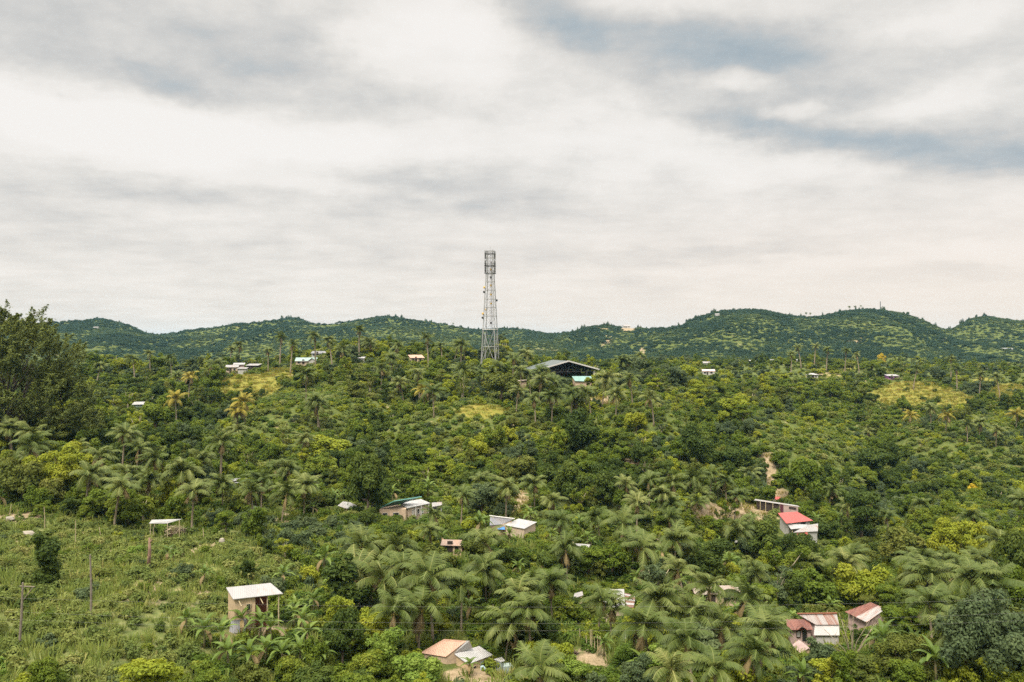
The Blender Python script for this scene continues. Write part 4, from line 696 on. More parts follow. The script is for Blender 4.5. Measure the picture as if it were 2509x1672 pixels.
# sports hall: open court under a wide gabled roof
def hall():
    a = rad(20); base = W(1393, 950, 252); base.z = gz(base.x, base.y); eave = CAMZ - 9.75 - base.z; ridge = CAMZ - 6.75 - base.z; hw, ln = 11.6, 14
    r = empty('sports_hall', base, 'open-sided sports hall with a wide grey-green gabled roof, white barge boards and concrete columns', 'sports hall', None, a); V = Vector
    def put(mb, nm, m, par=r): o = bpy.data.objects.new(nm, mb.mesh(nm, m)); ROOTC.objects.link(o); o.parent = par; return o
    b = MB(); b.panel([V((-hw, ln, eave)), V((-hw, 0, eave)), V((0, 0, ridge)), V((0, ln, ridge))], .12); b.panel([V((hw, 0, eave)), V((hw, ln, eave)), V((0, ln, ridge)), V((0, 0, ridge))], .12); ro = put(b, 'roof', GYMR)
    for s in (-1, 1):
        b = MB(); b.panel([V((s * hw, -.12, eave - .30)), V((0, -.12, ridge - .30)), V((0, -.12, ridge + .16)), V((s * hw, -.12, eave + .16))], .1); put(b, 'barge_board', FASC)
    b = MB(); b.panel([V((-hw * .97, ln - .3, eave - .35)), V((-hw * .97, .3, eave - .35)), V((0, .3, ridge - .45)), V((0, ln - .3, ridge - .45))], .05); b.panel([V((hw * .97, .3, eave - .35)), V((hw * .97, ln - .3, eave - .35)), V((0, ln - .3, ridge - .45)), V((0, .3, ridge - .45))], .05); put(b, 'roof_shade_sheet', STEELD)  # dark sheet added below the roof so its underside reads as shaded
    for yy in (.8, 6.9, 13.0):
        for s in (-1, 1):
            b = MB(); b.box((s * (hw - 1.6), yy, (eave - .6) / 2 - .4), (.62, .62, eave + .2)); put(b, 'column', CONC)
        b = MB(); n = 8
        for i in range(n):
            x0, x1 = -hw + 1.6 + i * (2 * hw - 3.2) / n, -hw + 1.6 + (i + 1) * (2 * hw - 3.2) / n; z = eave - .75; zt = lambda x: ridge - .6 - abs(x) / hw * (ridge - eave) * .8
            b.tube([(x0, yy, z), (x1, yy, z)], .09, 4); b.tube([(x0, yy, z), ((x0 + x1) / 2, yy, zt((x0 + x1) / 2))], .06, 4); b.tube([((x0 + x1) / 2, yy, zt((x0 + x1) / 2)), (x1, yy, z)], .06, 4)
        put(b, 'truss', STEELD)
    b = MB(); b.add([V((-hw * .96, ln - .25, eave - .5)), V((hw * .96, ln - .25, eave - .5)), V((0, ln - .25, ridge - .4)), V((-hw * .96, ln - .1, eave - .5)), V((hw * .96, ln - .1, eave - .5)), V((0, ln - .1, ridge - .4))], [(0, 1, 2), (5, 4, 3), (0, 3, 4, 1), (1, 4, 5, 2), (2, 5, 3, 0)]); put(b, 'gable_shade_panel', STEELD)  # dark panel added behind so the open gable looks filled with shade
    b = MB(); b.box((4.6, ln - 1.2, eave * .42), (hw * 1.05, .3, eave * .95)); put(b, 'back_wall', WHITEW)
    for i in range(6):
        b = MB(); b.box((.4 + i * 1.75, ln - 3.5, eave / 2 - .5), (.55, .5, eave)); put(b, 'inner_post', PORCHW)
    b = MB(); b.box((0, ln / 2, -.1), (2 * hw - 2, ln - .5, .5)); put(b, 'floor_slab', CONC)
    c = r.matrix_basis @ V((0, ln / 2, 0)); CLEAR.append((c.x, c.y, 11)); VIEW.append((1385, 884, 1465, 914, 262)); LM.append((1393, 915, 'the sports hall'))
hall()
h = House('turquoise_annex', 'low annex with a pale turquoise roof under the sports hall gable', 'annex', (1430, 948, 244), (1400, 920, 1456, 937), 'the turquoise annex'); P = h.roof([(1409, 934, -13.15), (1455.5, 935, -13.25), (1448, 922, -11.75), (1401, 922, -11.75)], iron('turquoise_iron', (.17, .29, .255), (.42, .6, .54), .1)); h.walls([lerp2(P, .04, .1), lerp2(P, .96, .1), lerp2(P, .96, .95), lerp2(P, .04, .95)], TANB); h.done()

# ------------------------------------------------------------------ lattice mast
def mast():
    D = 289.0; base = W(1201, 889, D); base.z = gz(base.x, base.y); H = CAMZ - (613 - CY) / FX * D - base.z; r = empty('lattice_mast', base, 'tall galvanised lattice mast with antenna frames at its top, standing on the ridge', 'mast', None, rad(31)); V = Vector
    def put(mb, nm, m, par=r): o = bpy.data.objects.new(nm, mb.mesh(nm, m)); ROOTC.objects.link(o); o.parent = par; return o
    ht = H * .79; R0, R1 = 4.05, 1.85
    def rr(z): return R0 + (R1 - R0) * min(1, z / ht)
    def cn(i, z): a = math.pi / 2 * i; return V((math.cos(a) * rr(z), math.sin(a) * rr(z), z))
    for i in range(4): b = MB(); b.tube([cn(i, -.6), cn(i, ht * .5), cn(i, ht), cn(i, H)], [.20, .16, .13, .11], 8); put(b, 'leg', STEEL)
    zs = [0, .085, .152, .302, .420, .495, .570, .648, .72, .79, .86, .93, .99]; b = MB()
    for k, f in enumerate(zs):
        z = f * H
        if k not in (0, 1):
            for i in range(4): b.tube([cn(i, z), cn(i + 1, z)], .085, 5)
    put(b, 'girts', STEEL); b = MB()
    for k in range(len(zs) - 1):
        z0, z1 = zs[k] * H, zs[k + 1] * H
        if k == 1: continue
        for i in range(4):
            A, B, C, Dd = cn(i, z0), cn(i + 1, z0), cn(i, z1), cn(i + 1, z1)
            if k == 0: z1 = zs[2] * H; C, Dd = cn(i, z1), cn(i + 1, z1); m = C.lerp(Dd, .5); b.tube([A, m], .10, 5); b.tube([B, m], .10, 5)
            elif k == 2: m = A.lerp(B, .5); b.tube([m, C], .11, 5); b.tube([m, Dd], .11, 5)
            else: b.tube([A, Dd], .055, 5); b.tube([B, C], .055, 5)
    put(b, 'bracing', STEEL); b = MB()
    for s in (-.3, .3): b.tube([(s + .3, .2, 0), (s * .6 + .3, .2, H * .97)], .04, 4)
    z = 1.0
    while z < H * .97: b.tube([(0, .2, z), (.6, .2, z)], .04, 4); z += .9
    put(b, 'ladder', STEELD); b = MB(); b.tube([(.9, -.2, 0), (.5, -.2, H * .9)], .10, 6); put(b, 'cable_run', plain('black_cable', (.03, .03, .035), .6))
    for f, e, m in ((.302, .25, FASC), (.795, .75, STEELD), (.86, .75, STEELD), (.965, .6, STEELD)):
        b = MB(); q = rr(f * H) + e
        for i in range(4):
            a0, a1 = math.pi / 2 * i, math.pi / 2 * (i + 1); A = V((math.cos(a0) * q, math.sin(a0) * q, f * H)); B = V((math.cos(a1) * q, math.sin(a1) * q, f * H)); b.tube([A, B], .13, 5); b.tube([A.lerp(V((0, 0, f * H)), .6), A], .1, 5)
            if f > .5: b.tube([A + V((0, 0, .9)), B + V((0, 0, .9))], .06, 4)
        put(b, 'platform', m)
    for lv, hh in ((.80, 2.4), (.86, 2.0), (.92, 2.6)):
        for i in range(12):
            if (i + int(lv * 50)) % 3 != 1: continue
            a = i * math.pi / 6 + .2; q = R1 + .7 + .1 * (i % 3); b = MB(); b.box((math.cos(a) * q, math.sin(a) * q, lv * H + hh / 2), (.16, .26, hh), a); put(b, 'antenna', STEELD if i % 4 else FASC)
    for i in range(4): b = MB(); a = math.pi / 2 * i; q = R1 + .6; b.tube([(math.cos(a) * q, math.sin(a) * q, H * .79), (math.cos(a) * q, math.sin(a) * q, H * .995)], .07, 5); put(b, 'antenna_pole', STEEL)
    for k, (f, i) in enumerate(((.67, 2), (.63, 2), (.44, 2), (.405, 2), (.48, 1), (.56, 0))):
        A = cn(i, f * H) * 1.0; u = V((A.x, A.y, 0)).normalized(); c = A + u * .45; b = MB(); b.tube([c - u * .2, c + u * .25], [.45, .42], 10); b.tube([A, c], .07, 5); put(b, 'dish', STEELD if k % 2 else PAINTY)
    for f in (.36, .53, .61, .69, .76, .83): b = MB(); b.box((.4, .1, f * H), (.5, .4, .7)); put(b, 'equipment_box', PAINTY if int(f * 100) % 2 else STEELD)
    b = MB(); b.tube([(0, 0, H * .97), (0, 0, H * 1.03)], .06, 5); put(b, 'lightning_rod', STEEL)
    CLEAR.append((base.x, base.y, 3.5)); VIEW.append((1180, 700, 1224, 876, D - 4)); LM.append((1201, 860, 'the lattice mast'))
mast()

VIEW.append((2050, 1508, 2120, 1606, hit(2087, 1622) - .5))     # the bare pale tree
# ------------------------------------------------------------------ poles, stakes, wires and small things
def stick(name, label, cat, px, py0, py1, r, m, group=None, lean=0.0, d=None, view=True):
    d = d or hit(px, py0); a = W(px, py0, d); a.z = gz(a.x, a.y); t = W(px + lean, py1, d); b = MB(); mid = a.lerp(t, .5) + Vector((.04, 0, 0)); b.tube([a - Vector((0, 0, .4)), mid, t], [r, r * .9, r * .7], 6)
    o = b.build(name, m, loc=a)
    tag(o, label, cat, group)
    if view: VIEW.append((px - 3, py1, px + 3, py0 - 4, d - .3))
    return o
def pole(label, px, py0, py1, lean, arm):
    d = hit(px, py0); a = W(px, py0, d); a.z = gz(a.x, a.y); t = W(px + lean, py1, d); r = empty('wooden_pole', a, label, 'pole'); b = MB(); b.tube([a - Vector((0, 0, .5)), a.lerp(t, .5) + Vector((.06, 0, 0)), t], [.12, .10, .075], 7); b.build('shaft', GREYPOLE, r)
    if arm: b = MB(); q = a.lerp(t, .94); b.tube([q + Vector((-.25, 0, .05)), q + Vector((1.0, .1, -.05))], .05, 5); b.build('crossarm', GREYPOLE, r); b = MB(); b.tube([q + Vector((.9, .1, 0)), q + Vector((.1, .05, -1.1))], .035, 4); b.build('stay', GREYPOLE, r)
    VIEW.append((px - 4, py1, px + lean + 6, py0 - 6, d - .3)); LM.append((px + lean / 2, (py0 + py1) / 2, 'the crossarm pole' if arm else 'the bent grey pole'))
pole('leaning grey pole with a short crossarm on the grassy slope', 46, 1592, 1428, 10, True)
pole('bent bare grey pole standing alone on the grassy slope', 223, 1522, 1360, -2, False)
stick('concrete_post', 'pale concrete post standing in front of the palm trunks', 'post', 1531, 1580, 1526, .15, CONC, lean=3); LM.append((1532, 1550, 'the concrete post'))
for i, (px, y0, y1) in enumerate(((1437, 1590, 1558), (1446, 1596, 1542), (1449, 1598, 1543), (1457, 1600, 1560), (1464, 1606, 1558), (1468, 1602, 1560), (1472, 1606, 1561), (1420, 1575, 1541))):
    stick('bamboo_stake', 'thin upright bamboo stake in the row beside the brown bank', 'stake', px, y0, y1, .055, BAMBOO, 'bamboo stakes by the brown bank', lean=(i % 3 - 1) * 1.2)
for lb, px, y0, y1, ln in (('slanting pale stake by the bare earth at the far left', 20, 1274, 1236, 8), ('tall pale stake behind the dark columnar tree', 110, 1300, 1242, -2), ('thin stake between the dark columnar tree and the grove', 184, 1340, 1276, 1), ('slim stake in the scrub left of the white shelter', 247, 1324, 1292, -4), ('tall leaning bamboo behind the white shelter', 428, 1276, 1224, 9), ('white fence stake below the white shelter', 379, 1308, 1275, -1), ('green-grey stake near the limestone block', 499, 1326, 1294, -2)):
    stick('bamboo_stake', lb, 'stake', px, y0, y1, .06, BAMBOO, lean=ln)
# topped trunk with a tuft, and a thin pale sapling
def topped(label, px, py0, py1, lean):
    d = hit(px, py0); a = W(px, py0, d); a.z = gz(a.x, a.y); t = W(px + lean, py1, d); r = empty('topped_tree', a, label, 'tree stump'); b = MB(); b.tube([a - Vector((0, 0, .5)), a.lerp(t, .6) + Vector((.12, 0, 0)), t], [.24, .20, .10], 8); b.tube([a.lerp(t, .8), a.lerp(t, .9) + Vector((.35, 0, .2))], [.10, .05], 5); b.build('trunk', plain('grey_brown_bark', (.27, .17, .12), .9, .5, 3), r, True); VIEW.append((px - 6, py1, px + 8, py0 - 6, d - .4)); LM.append((px, (py0 + py1) / 2, 'the topped trunk'))
topped('thick grey-brown trunk with its top broken off, standing in grass', 362, 1400, 1318, 4)
h = House('white_shelter', 'white sheet roof on thin posts beside a heap of dry palm leaves', 'shelter', (402, 1300, 111), (364, 1268, 446, 1284), 'the white shelter')
P = h.roof([(365, 1283, -26.4), (409, 1283, -26.5), (447, 1272, -26.0), (372, 1274, -26.0)], WHITE)
for u, v in ((.06, .1), (.95, .1), (.95, .9), (.06, .9)): h.post(lerp2(P, u, v), .06)
h.done(.2)
def heap(name, label, cat, px, py, w_px, h_px, m, seed, n=260, vert=False):
    d = hit(px, py); c = W(px, py, d); c.z = gz(c.x, c.y); rx = w_px / 2 / FX * d; hz = h_px / FX * d; rng = np.random.default_rng(seed); b = MB()
    for i in range(n):
        a = rng.random() * 6.28; q = math.sqrt(rng.random()); p = c + Vector((math.cos(a) * q * rx, math.sin(a) * q * rx * .7, hz * (1 - q**1.5) * rng.random())); dv = Vector((rng.normal() + .8, rng.normal() * .6, rng.normal() * .25 + .25)).normalized() * rx * .45; s = Vector((-dv.y, dv.x, 0)).normalized() * .06
        b.add([p - dv - s, p - dv + s, p + dv + s * .4, p + dv - s * .4], [(0, 1, 2, 3)])
    tag(b.build(name, m, loc=Vector()), label, cat); VIEW.append((px - w_px * .4, py - h_px, px + w_px * .4, py - 3, d - 1))
heap('palm_leaf_heap', 'heap of dry grey palm leaves below the white shelter', 'heap', 428, 1312, 56, 28, THATCH, 3)
heap('brush_heap', 'dark brown heap of cut brush on the bank by the bamboo stakes', 'heap', 1402, 1606, 30, 16, plain('dark_brush', (.12, .08, .06), .95), 4, 160)
def rock(label, px, py, w_px, h_px, seed, tall=False):
    d = hit(px, py); c = W(px, py, d); c.z = gz(c.x, c.y); rx = w_px / 2 / FX * d; hz = h_px / FX * d; rng = np.random.default_rng(seed); vs = []; fs = []
    for u in range(7):
        for v in range(9):
            t, p = math.pi * u / 6, 2 * math.pi * v / 9; k = 1 + .28 * (rng.random() - .5); x = math.sin(t) ** .6 * math.cos(p) * rx * k; y = math.sin(t) ** .6 * math.sin(p) * rx * .8 * k; z = hz * (.5 + .55 * math.cos(t)); vs.append(c + Vector((x, y, z - .1)))
    for u in range(6):
        for v in range(9): fs.append((u * 9 + v, u * 9 + (v + 1) % 9, u * 9 + 9 + (v + 1) % 9, u * 9 + 9 + v))
    b = MB(); b.add(vs, fs); tag(b.build('limestone_block', STONE, loc=Vector()), label, 'rock'); VIEW.append((px - w_px / 2, py - h_px, px + w_px / 2, py - 3, d - .6)); CLEAR.append((c.x, c.y, rx * .8)); LM.append((px, py - h_px / 2, 'the upright limestone block' if tall else 'a pale limestone block')) if tall else None
rock('upright pale limestone block standing on the grassy slope', 544, 1346, 15, 27, 1, True); rock('small square pale limestone block beside a dark shrub', 621, 1357, 11, 13, 2); rock('pinkish limestone slab in the bank below the white shelter', 430, 1350, 46, 12, 3); rock('rounded pale boulder at the far left of the bare earth', 22, 1278, 24, 12, 4); rock('pale boulder in front of the bare earth beside the dark columnar tree', 68, 1318, 34, 16, 5)
b = MB(); g = W(537, 1378, hit(537, 1378)); g.z = gz(g.x, g.y); b.tube([g, g + Vector((0, 0, .55))], [.24, .27], 10); tag(b.build('plastic_drum', plain('teal_plastic', (.12, .36, .33), .5, .2), loc=Vector()), 'teal plastic drum in the grass below the upright limestone block', 'drum'); VIEW.append((530, 1364, 541, 1378, g.y - .5))
for i, (z0, zl, lb) in enumerate(((1452, 1488, 'topmost of the three thin wires across the palms'), (1482, 1528, 'middle one of the three thin wires across the palms'), (1502, 1546, 'lowest of the three thin wires across the palms'))):
    b = MB(); D = 58.0; ps = []
    for k in range(25):
        t = k / 24; px = -300 + 3200 * t; ps.append(W(px, z0 + (zl - z0) * (1 - (2 * t - 1)**2), D))
    b.tube(ps, .0032, 4); o = b.build('overhead_wire', plain('wire%d' % i, (.30, .29, .26), .5), loc=Vector()); o.name = 'overhead_wire'; tag(o, lb, 'wire')
b = MB(); c = W(2157, 757, 985); c.z = gz(c.x, c.y); b.tube([c, c + Vector((0, 0, 13))], .45, 5); tag(b.build('hill_mast', STEELD, loc=Vector()), 'thin pole on the highest hilltop', 'pole')

# ------------------------------------------------------------------ planting
SPEC = []       # every plant: dict(kind, key, x, y, z, s, sz, rot, px, py0, py1, w, col, lab)
CL = np.array(CLEAR); VW = np.array(VIEW)
def blocked(x, y, z, r, h, hand=False, slack=.55):
    """bare ground, or in front of something the photograph shows unhidden"""
    if ((CL[:, 0] - x)**2 + (CL[:, 1] - y)**2 < (CL[:, 2] + (0 if hand else r * .35))**2).any(): return True
    px, p0 = proj(x, y, z); p1 = proj(x, y, z + h)[1]; rp = r / y * FX * slack
    return bool(((px + rp > VW[:, 0]) & (px - rp < VW[:, 2]) & (p0 > VW[:, 1]) & (p1 < VW[:, 3]) & (y < VW[:, 4])).any())
def add(kind, key, x, y, s, sz=None, rot=None, col=None, lab=None, r=1.5, h=2.0, ph=None, z=None, cr=1.0, look=None):
    z = gz(x, y) if z is None else z; px, p0 = proj(x, y, z); p1 = proj(x, y, z + h)[1]
    SPEC.append(dict(kind=kind, key=key, x=x, y=y, z=z, s=s, sz=sz or s, rot=random.random() * 6.28 if rot is None else rot, px=px, p0=p0, p1=p1, w=2 * r / y * FX, col=col, lab=lab, ph=ph, cr=cr, h=h, look=look, big=(2 * r) * h / y**2))
NAMED = [  # hand-placed trees: crown centre, width and height in the picture, mesh, colour, label
 (900, 1200, 104, 130, 'dense0', 'dark', 'large dark mango tree between the small white-roofed hut and the cream house'),
 (395, 962, 34, 68, 'column', 'dark', 'dark columnar tree near the little hillside shed'),
 (115, 1360, 64, 146, 'column', 'dark', 'tall dark columnar tree on the grassy slope'),
 (1215, 910, 66, 46, 'dense1', 'lime', 'round tree with lemon-green top at the foot of the lattice mast'),
 (1226, 952, 86, 64, 'broad0', 'olive', 'dome-shaped olive tree just downhill of the lemon-topped tree'),
 (1428, 1075, 104, 92, 'dense2', 'dark', 'very dark bushy tree on the slope well below the sports hall'),
 (1400, 1190, 92, 88, 'dense0', 'dark', 'dark tree at the slope foot behind the valley palms'),
 (1478, 1196, 84, 84, 'dense1', 'dark', 'dark round tree next to the slope foot tree'),
 (1705, 1105, 96, 86, 'dense2', 'dark', 'dark tree in the gully left of the pale dirt track'),
 (1965, 1185, 92, 92, 'dense0', 'mid', 'deep green tree right of the tiny track shack'),
 (2112, 1275, 116, 118, 'tier0', 'dark', 'dark layered tree with flat branches right of the red-roofed house'),
 (2352, 1340, 150, 140, 'grand1', 'lime', 'big yellow-green tree standing between two dark trees'),
 (2268, 1288, 76, 72, 'dense1', 'mid', 'round glossy tree left of the big yellow-green tree'),
 (2205, 1350, 92, 84, 'broad2', 'olive', 'soft olive tree in front of the round glossy tree'),
 (1958, 1368, 128, 104, 'grand0', 'dark', 'dark domed mango tree in front of the red-roofed house'),
 (1868, 1330, 96, 84, 'dense0', 'dark', 'dark mango tree with glossy leaves left of the red porch roof'),
 (1730, 1375, 110, 90, 'dense1', 'dark', 'almost black shaded tree with white sheets glinting behind it'),
 (2105, 1448, 120, 84, 'broad3', 'lime', 'round citrus tree flecked with yellow above the patchwork roof'),
 (1990, 1450, 122, 84, 'broad0', 'mid', 'broad tree behind the streaked-roof house'),
 (1905, 1440, 96, 76, 'open0', 'grey', 'loose grey-green tree left of the broad tree behind the streaked roof'),
 (2430, 1575, 250, 190, 'grand0', 'grey', 'huge grey-green tree filling the lower right corner'),
 (2470, 1385, 90, 130, 'dense0', 'dark', 'dark tree at the right edge beyond the big yellow-green tree'),
 (2495, 1460, 90, 90, 'dense2', 'mid', 'rounded green tree at the right edge above the huge grey-green tree'),
 (2210, 1610, 150, 110, 'grand1', 'olive', 'broad olive tree left of the huge grey-green tree'),
 (2090, 1650, 130, 70, 'broad2', 'olive', 'low spreading olive tree at the bottom edge below the bare pale tree'),
 (848, 1440, 100, 150, 'tall0', 'dark', 'tall dark tree between the pale lean-to house and the big palms'),
 (938, 1600, 94, 100, 'dense1', 'fresh', 'round bright mango tree left of the salmon-roofed house'),
 (1022, 1650, 124, 62, 'broad3', 'fresh', 'light green tree with yellow tips in front of the salmon-roofed house'),
 (838, 1580, 100, 110, 'dense2', 'dark', 'dark leafy tree left of the round bright mango tree'),
 (770, 1610, 70, 80, 'broad0', 'mid', 'mid-green tree among the bananas'),
 (1396, 1645, 96, 66, 'dense0', 'fresh', 'bright green round bush at the bottom by the brown bank'),
 (1612, 1645, 100, 100, 'tall1', 'fresh', 'bright upright tree at the bottom edge among palms'),
 (1536, 1604, 62, 56, 'broad1', 'fresh', 'small bright green tree beneath the concrete post'),
 (152, 1152, 150, 120, 'grand1', 'lime', 'yellowish broad tree at the left end of the palm grove'),
 (60, 1190, 120, 80, 'broad3', 'olive', 'olive tree at the left edge beside the yellowish broad tree'),
 (260, 1235, 120, 70, 'broad1', 'mid', 'wide green tree in front of the yellowish broad tree'),
 (700, 1345, 46, 46, 'open0', 'lime', 'small yellow-green tree with open branches in the middle scrub'),
 (655, 1336, 26, 44, 'column', 'dark', 'small dark pointed tree beside the open yellow-green one'),
 (610, 1395, 40, 46, 'dense1', 'dark', 'dark shrub-like tree just above the pale lean-to house'),
 (1690, 1245, 74, 60, 'open1', 'lime', 'feathery yellow-green tree beside the bare orange earth'),
 (2160, 883, 22, 26, 'dense1', 'gold', 'bright golden-yellow tree on the slope behind the purple house'),
 (1805, 1000, 80, 46, 'broad0', 'lime', 'pale yellow-green tree cluster on the slope below the pink-roofed house'),
 (1560, 1035, 60, 44, 'broad1', 'lime', 'yellow-green tree on the spur right of the very dark bushy tree'),
 (800, 1105, 110, 52, 'broad2', 'lime', 'spreading yellow-green tree at the foot of the slope above the palm grove'),
 (640, 1330, 30, 30, 'dense2', 'mid', 'compact green bush by the limestone blocks'),
 (1610, 1430, 110, 80, 'open1', 'grey', 'thin grey-green tree behind the valley palms right of the striped roof'),
 (1155, 1450, 80, 70, 'broad3', 'mid', 'leafy tree between the big palms and the squat brown hut'),
 (1500, 1380, 100, 70, 'broad0', 'mid', 'spreading tree behind the striped-roof house'),
 (1340, 1560, 70, 70, 'broad2', 'dark', 'shadowy tree behind the brown bank'),
 (430, 1245, 66, 54, 'broad3', 'mid', 'leafy tree above the white shelter'),
 (350, 1250, 60, 60, 'open0', 'mid', 'open tree left of the tall leaning bamboo'),
]
for cx, cy, wp, hp, key, col, lab in NAMED:
    cm, tm, rx, ht = TREES[key]; d = hit(cx, cy + hp * .5, .2)
    if d is None: continue
    x = (cx - CX) / FX * d; s = wp / 2 / FX * d / rx * 1.02; sz = hp / FX * d / (ht - (.9 if key != 'column' else .2)) * 1.05; add('tree', key, x, d, s, sz, col=col, lab=lab, r=rx * s, h=ht * sz, look=None)
PALMS = [  # crown centre in the picture, trunk height, crown size, trunk variant
 (1528,1285,9,1.1,0),(1378,1275,8,1,1),(1652,1326,8,1,0),(1784,1322,8,1.1,2),(1295,1272,6,.95,1),(1026,1490,9,1.45,0),(1115,1522,8.5,1.25,4),(1238,1540,7,1.15,1),(1190,1330,8,1.1,2),(955,1345,8,1.2,1),(890,1335,7,1.2,3),(990,1400,8,1.1,0),
 (1190,1395,8,1.1,0),(1060,1300,7,.9,2),(1352,1430,8,1.1,0),(1398,1500,7.5,1.15,0),(1268,1458,8,1.15,2),(1455,1425,8,1.0,0),(1594,1535,8,1.1,1),(1700,1505,8,1.15,0),(1780,1535,8,1.1,2),(1735,1440,8,1.05,4),(1860,1540,8,1.1,1),(1762,1640,8,1.3,0),(1850,1600,7,1.1,2),(1922,1618,6.5,1.2,0),
 (2090,1366,8,1.15,0),(2269,1415,8.5,1.2,2),(2375,1420,8.5,1.25,0),(2285,1490,8,1.25,1),(2193,1520,8,1.15,0),(2258,1238,8,1,0),(2495,1224,9,1,2),(2378,1268,8,1,0),(2264,1372,8,1.05,1),(2420,1400,8,1.1,3),(2340,1560,7,1.1,0),(2170,1440,8,1.05,2),(2010,1650,6,1.2,0),(1700,1580,8,1.15,1),(1650,1640,7,1.2,2),(1480,1560,6,1.1,1),(1620,1470,8,1.1,0),(1560,1500,8,1.05,2),(1830,1470,8,1.05,0),(1680,1400,8,1,1),
 (1330,1640,5,1.1,0),(1290,1600,6,1.05,1),(1130,1440,8,1.1,2),(1060,1430,8.5,1.15,1),(940,1420,8,1.15,0),(880,1400,7,1.0,2),(1300,1500,7.5,1.1,0),(1440,1490,7,1.0,2),(1390,1350,7,1,0),(1590,1390,8,1,1),(1850,1400,7,1,0),(2140,1560,7,1.0,1),(2440,1330,8,1,2),(2180,1270,7,.9,1),
 (100,1012,9,1,0),(60,1095,9,1.1,1),(30,1050,9,1,2),(250,1120,9,1.1,0),(300,1065,10,1.1,0),(335,1100,9,1.1,1),(375,1130,9,1.1,2),(450,1160,9,1.25,0),(540,1085,11,1.1,0),(505,1130,9,1.1,1),(600,1155,9,1.1,2),(640,1180,9,1.1,0),(545,1185,8,1.1,3),(470,1205,8,1.2,0),(690,1212,9,1.1,1),(620,1205,8,1,0),(420,1195,8,1.15,2),(360,1180,8,1.1,0),(310,1160,9,1,1),(700,1150,8,1,2),(570,1110,10,1,0),(210,1165,8,1,2),(745,1190,7,1,0),(280,1190,8,1.0,3),
 (480,832,11,.9,0),(539,824,12,1,2),(586,848,9,.9,0),(563,856,8,.8,1),(368,868,9,.8,0),(686,828,12,.95,0),(712,846,11,.9,2),(773,826,12,.9,0),(814,836,11,1.05,1),(880,808,12,.9,0),(657,862,8,.8,0),(1050,830,12,1,0),(1129,846,11,1,2),(1085,850,10,.9,1),(1028,918,10,1,0),(1135,912,8,1.2,1),(1063,962,7,1.05,0),(934,905,9,1,2),(960,880,9,.9,0),(1110,870,9,.9,2),(990,940,8,1,1),(1180,880,8,.9,0),
 (1352,972,8,1.1,0),(1399,967,8,1.1,2),(1448,965,7,1.05,1),(1509,971,7,1.05,0),(1602,979,7,1.05,2),(1358,938,7,.95,0),(1476,932,8,1.1,1),(1256,878,9,1,0),(1320,935,8,.95,2),(1312,980,7,1,0),(1418,985,5,.9,1),(1265,960,6,.9,2),(1290,870,8,.9,0),
 (2281,1004,8,1,0),(1200,1250,7,1,1),(1130,1215,7,1,0),(1090,1230,7,1,2),(1240,1195,8,1,0),(1310,1185,8,1,1),(1350,1230,7,1,0),(1170,1180,7,.9,2),(1620,1215,8,1,0),(1660,1190,8,1.05,1),(1700,1175,9,1.1,0),(1740,1165,8,1,2),(1780,1180,8,1.1,0),(1838,1165,9,1.1,0),(1590,1180,8,1,1),(1640,1240,7,1,0),(1540,1190,7,1,2),(1800,1215,7,1,1),(1720,1215,7,1,0),(1560,1235,7,1,0),(1470,1270,7,1,1),
 (1995,850,12,.85,0),(1963,852,11,.8,1),(2025,858,11,.85,0),(2070,860,11,.8,2),(1938,868,10,.8,0),(2105,872,9,.8,1),(1900,862,10,.8,0),(2330,880,10,.9,0),(2238,905,9,.9,1),(2345,905,9,.9,2),(2400,920,9,.9,0),(2450,925,9,.9,1),(2400,1040,8,1,0),(2440,1060,8,1,2),(2370,1045,8,.9,1),(2130,1060,7,.9,0),
 (150,930,9,1,0),(235,900,9,.9,1),(330,880,9,.85,2),(420,880,8,.85,0),(640,885,8,.8,1),(840,860,9,.9,0),(1000,860,10,.9,1),
]
YELLOWP = [(462,925,8,1,0,'golden-fronded palm, taller of two beyond the dark columnar tree'),(432,980,7,.95,1,'golden-fronded palm, lower of two beyond the dark columnar tree'),(580,1010,7,1.05,2,'yellowish palm on the slope below the yellow meadow'),(2229,1020,6,1,0,'yellow palm under the lower edge of the golden meadow'),(2317,1020,7,1.1,1,'yellow palm with one long bright frond right of the golden meadow edge'),(2490,1018,8,1,0,'yellow palm at the right edge below the small far meadow'),(1040,958,6,1,2,'yellow-tipped palm on the slope left of the lattice mast'),(600,985,6,.9,0,'pale yellow palm just under the yellow meadow')]
def palm(cx, cy, hh, cs, tv, key, lab=None, hand=True, force=False):
    if cy > 1000: hh *= .66 * random.uniform(.8, 1.25); cs *= (.86 if cy > 1300 else .78) * random.uniform(.88, 1.12)
    d = hit(cx, cy, hh)
    if d is None or d > 700: return
    tm, top = PALMT[tv]; s = hh / 10; x = (cx - CX) / FX * d; rp = 2.3 * cs / d * FX
    if not force and (((cx + rp > VW[:, 0]) & (cx - rp < VW[:, 2]) & (cy + rp > VW[:, 1]) & (cy - rp * .8 < VW[:, 3]) & (d < VW[:, 4])).any() or ((CL[:, 0] - x)**2 + (CL[:, 1] - d)**2 < CL[:, 2]**2).any()): return
    cs = min(cs, 92 * d / FX / 4.4)
    add('palm', key, x, d, s, r=3.4 * cs, h=hh + 2 * cs, ph=tv, cr=cs, lab=lab, rot=random.random() * 6.28)
for i, p in enumerate(PALMS): palm(*p, 'palm%d' % (i * 7 % 10))
for i, p in enumerate(YELLOWP): palm(*p[:5], 'yellow%d' % (i % 2), p[5])
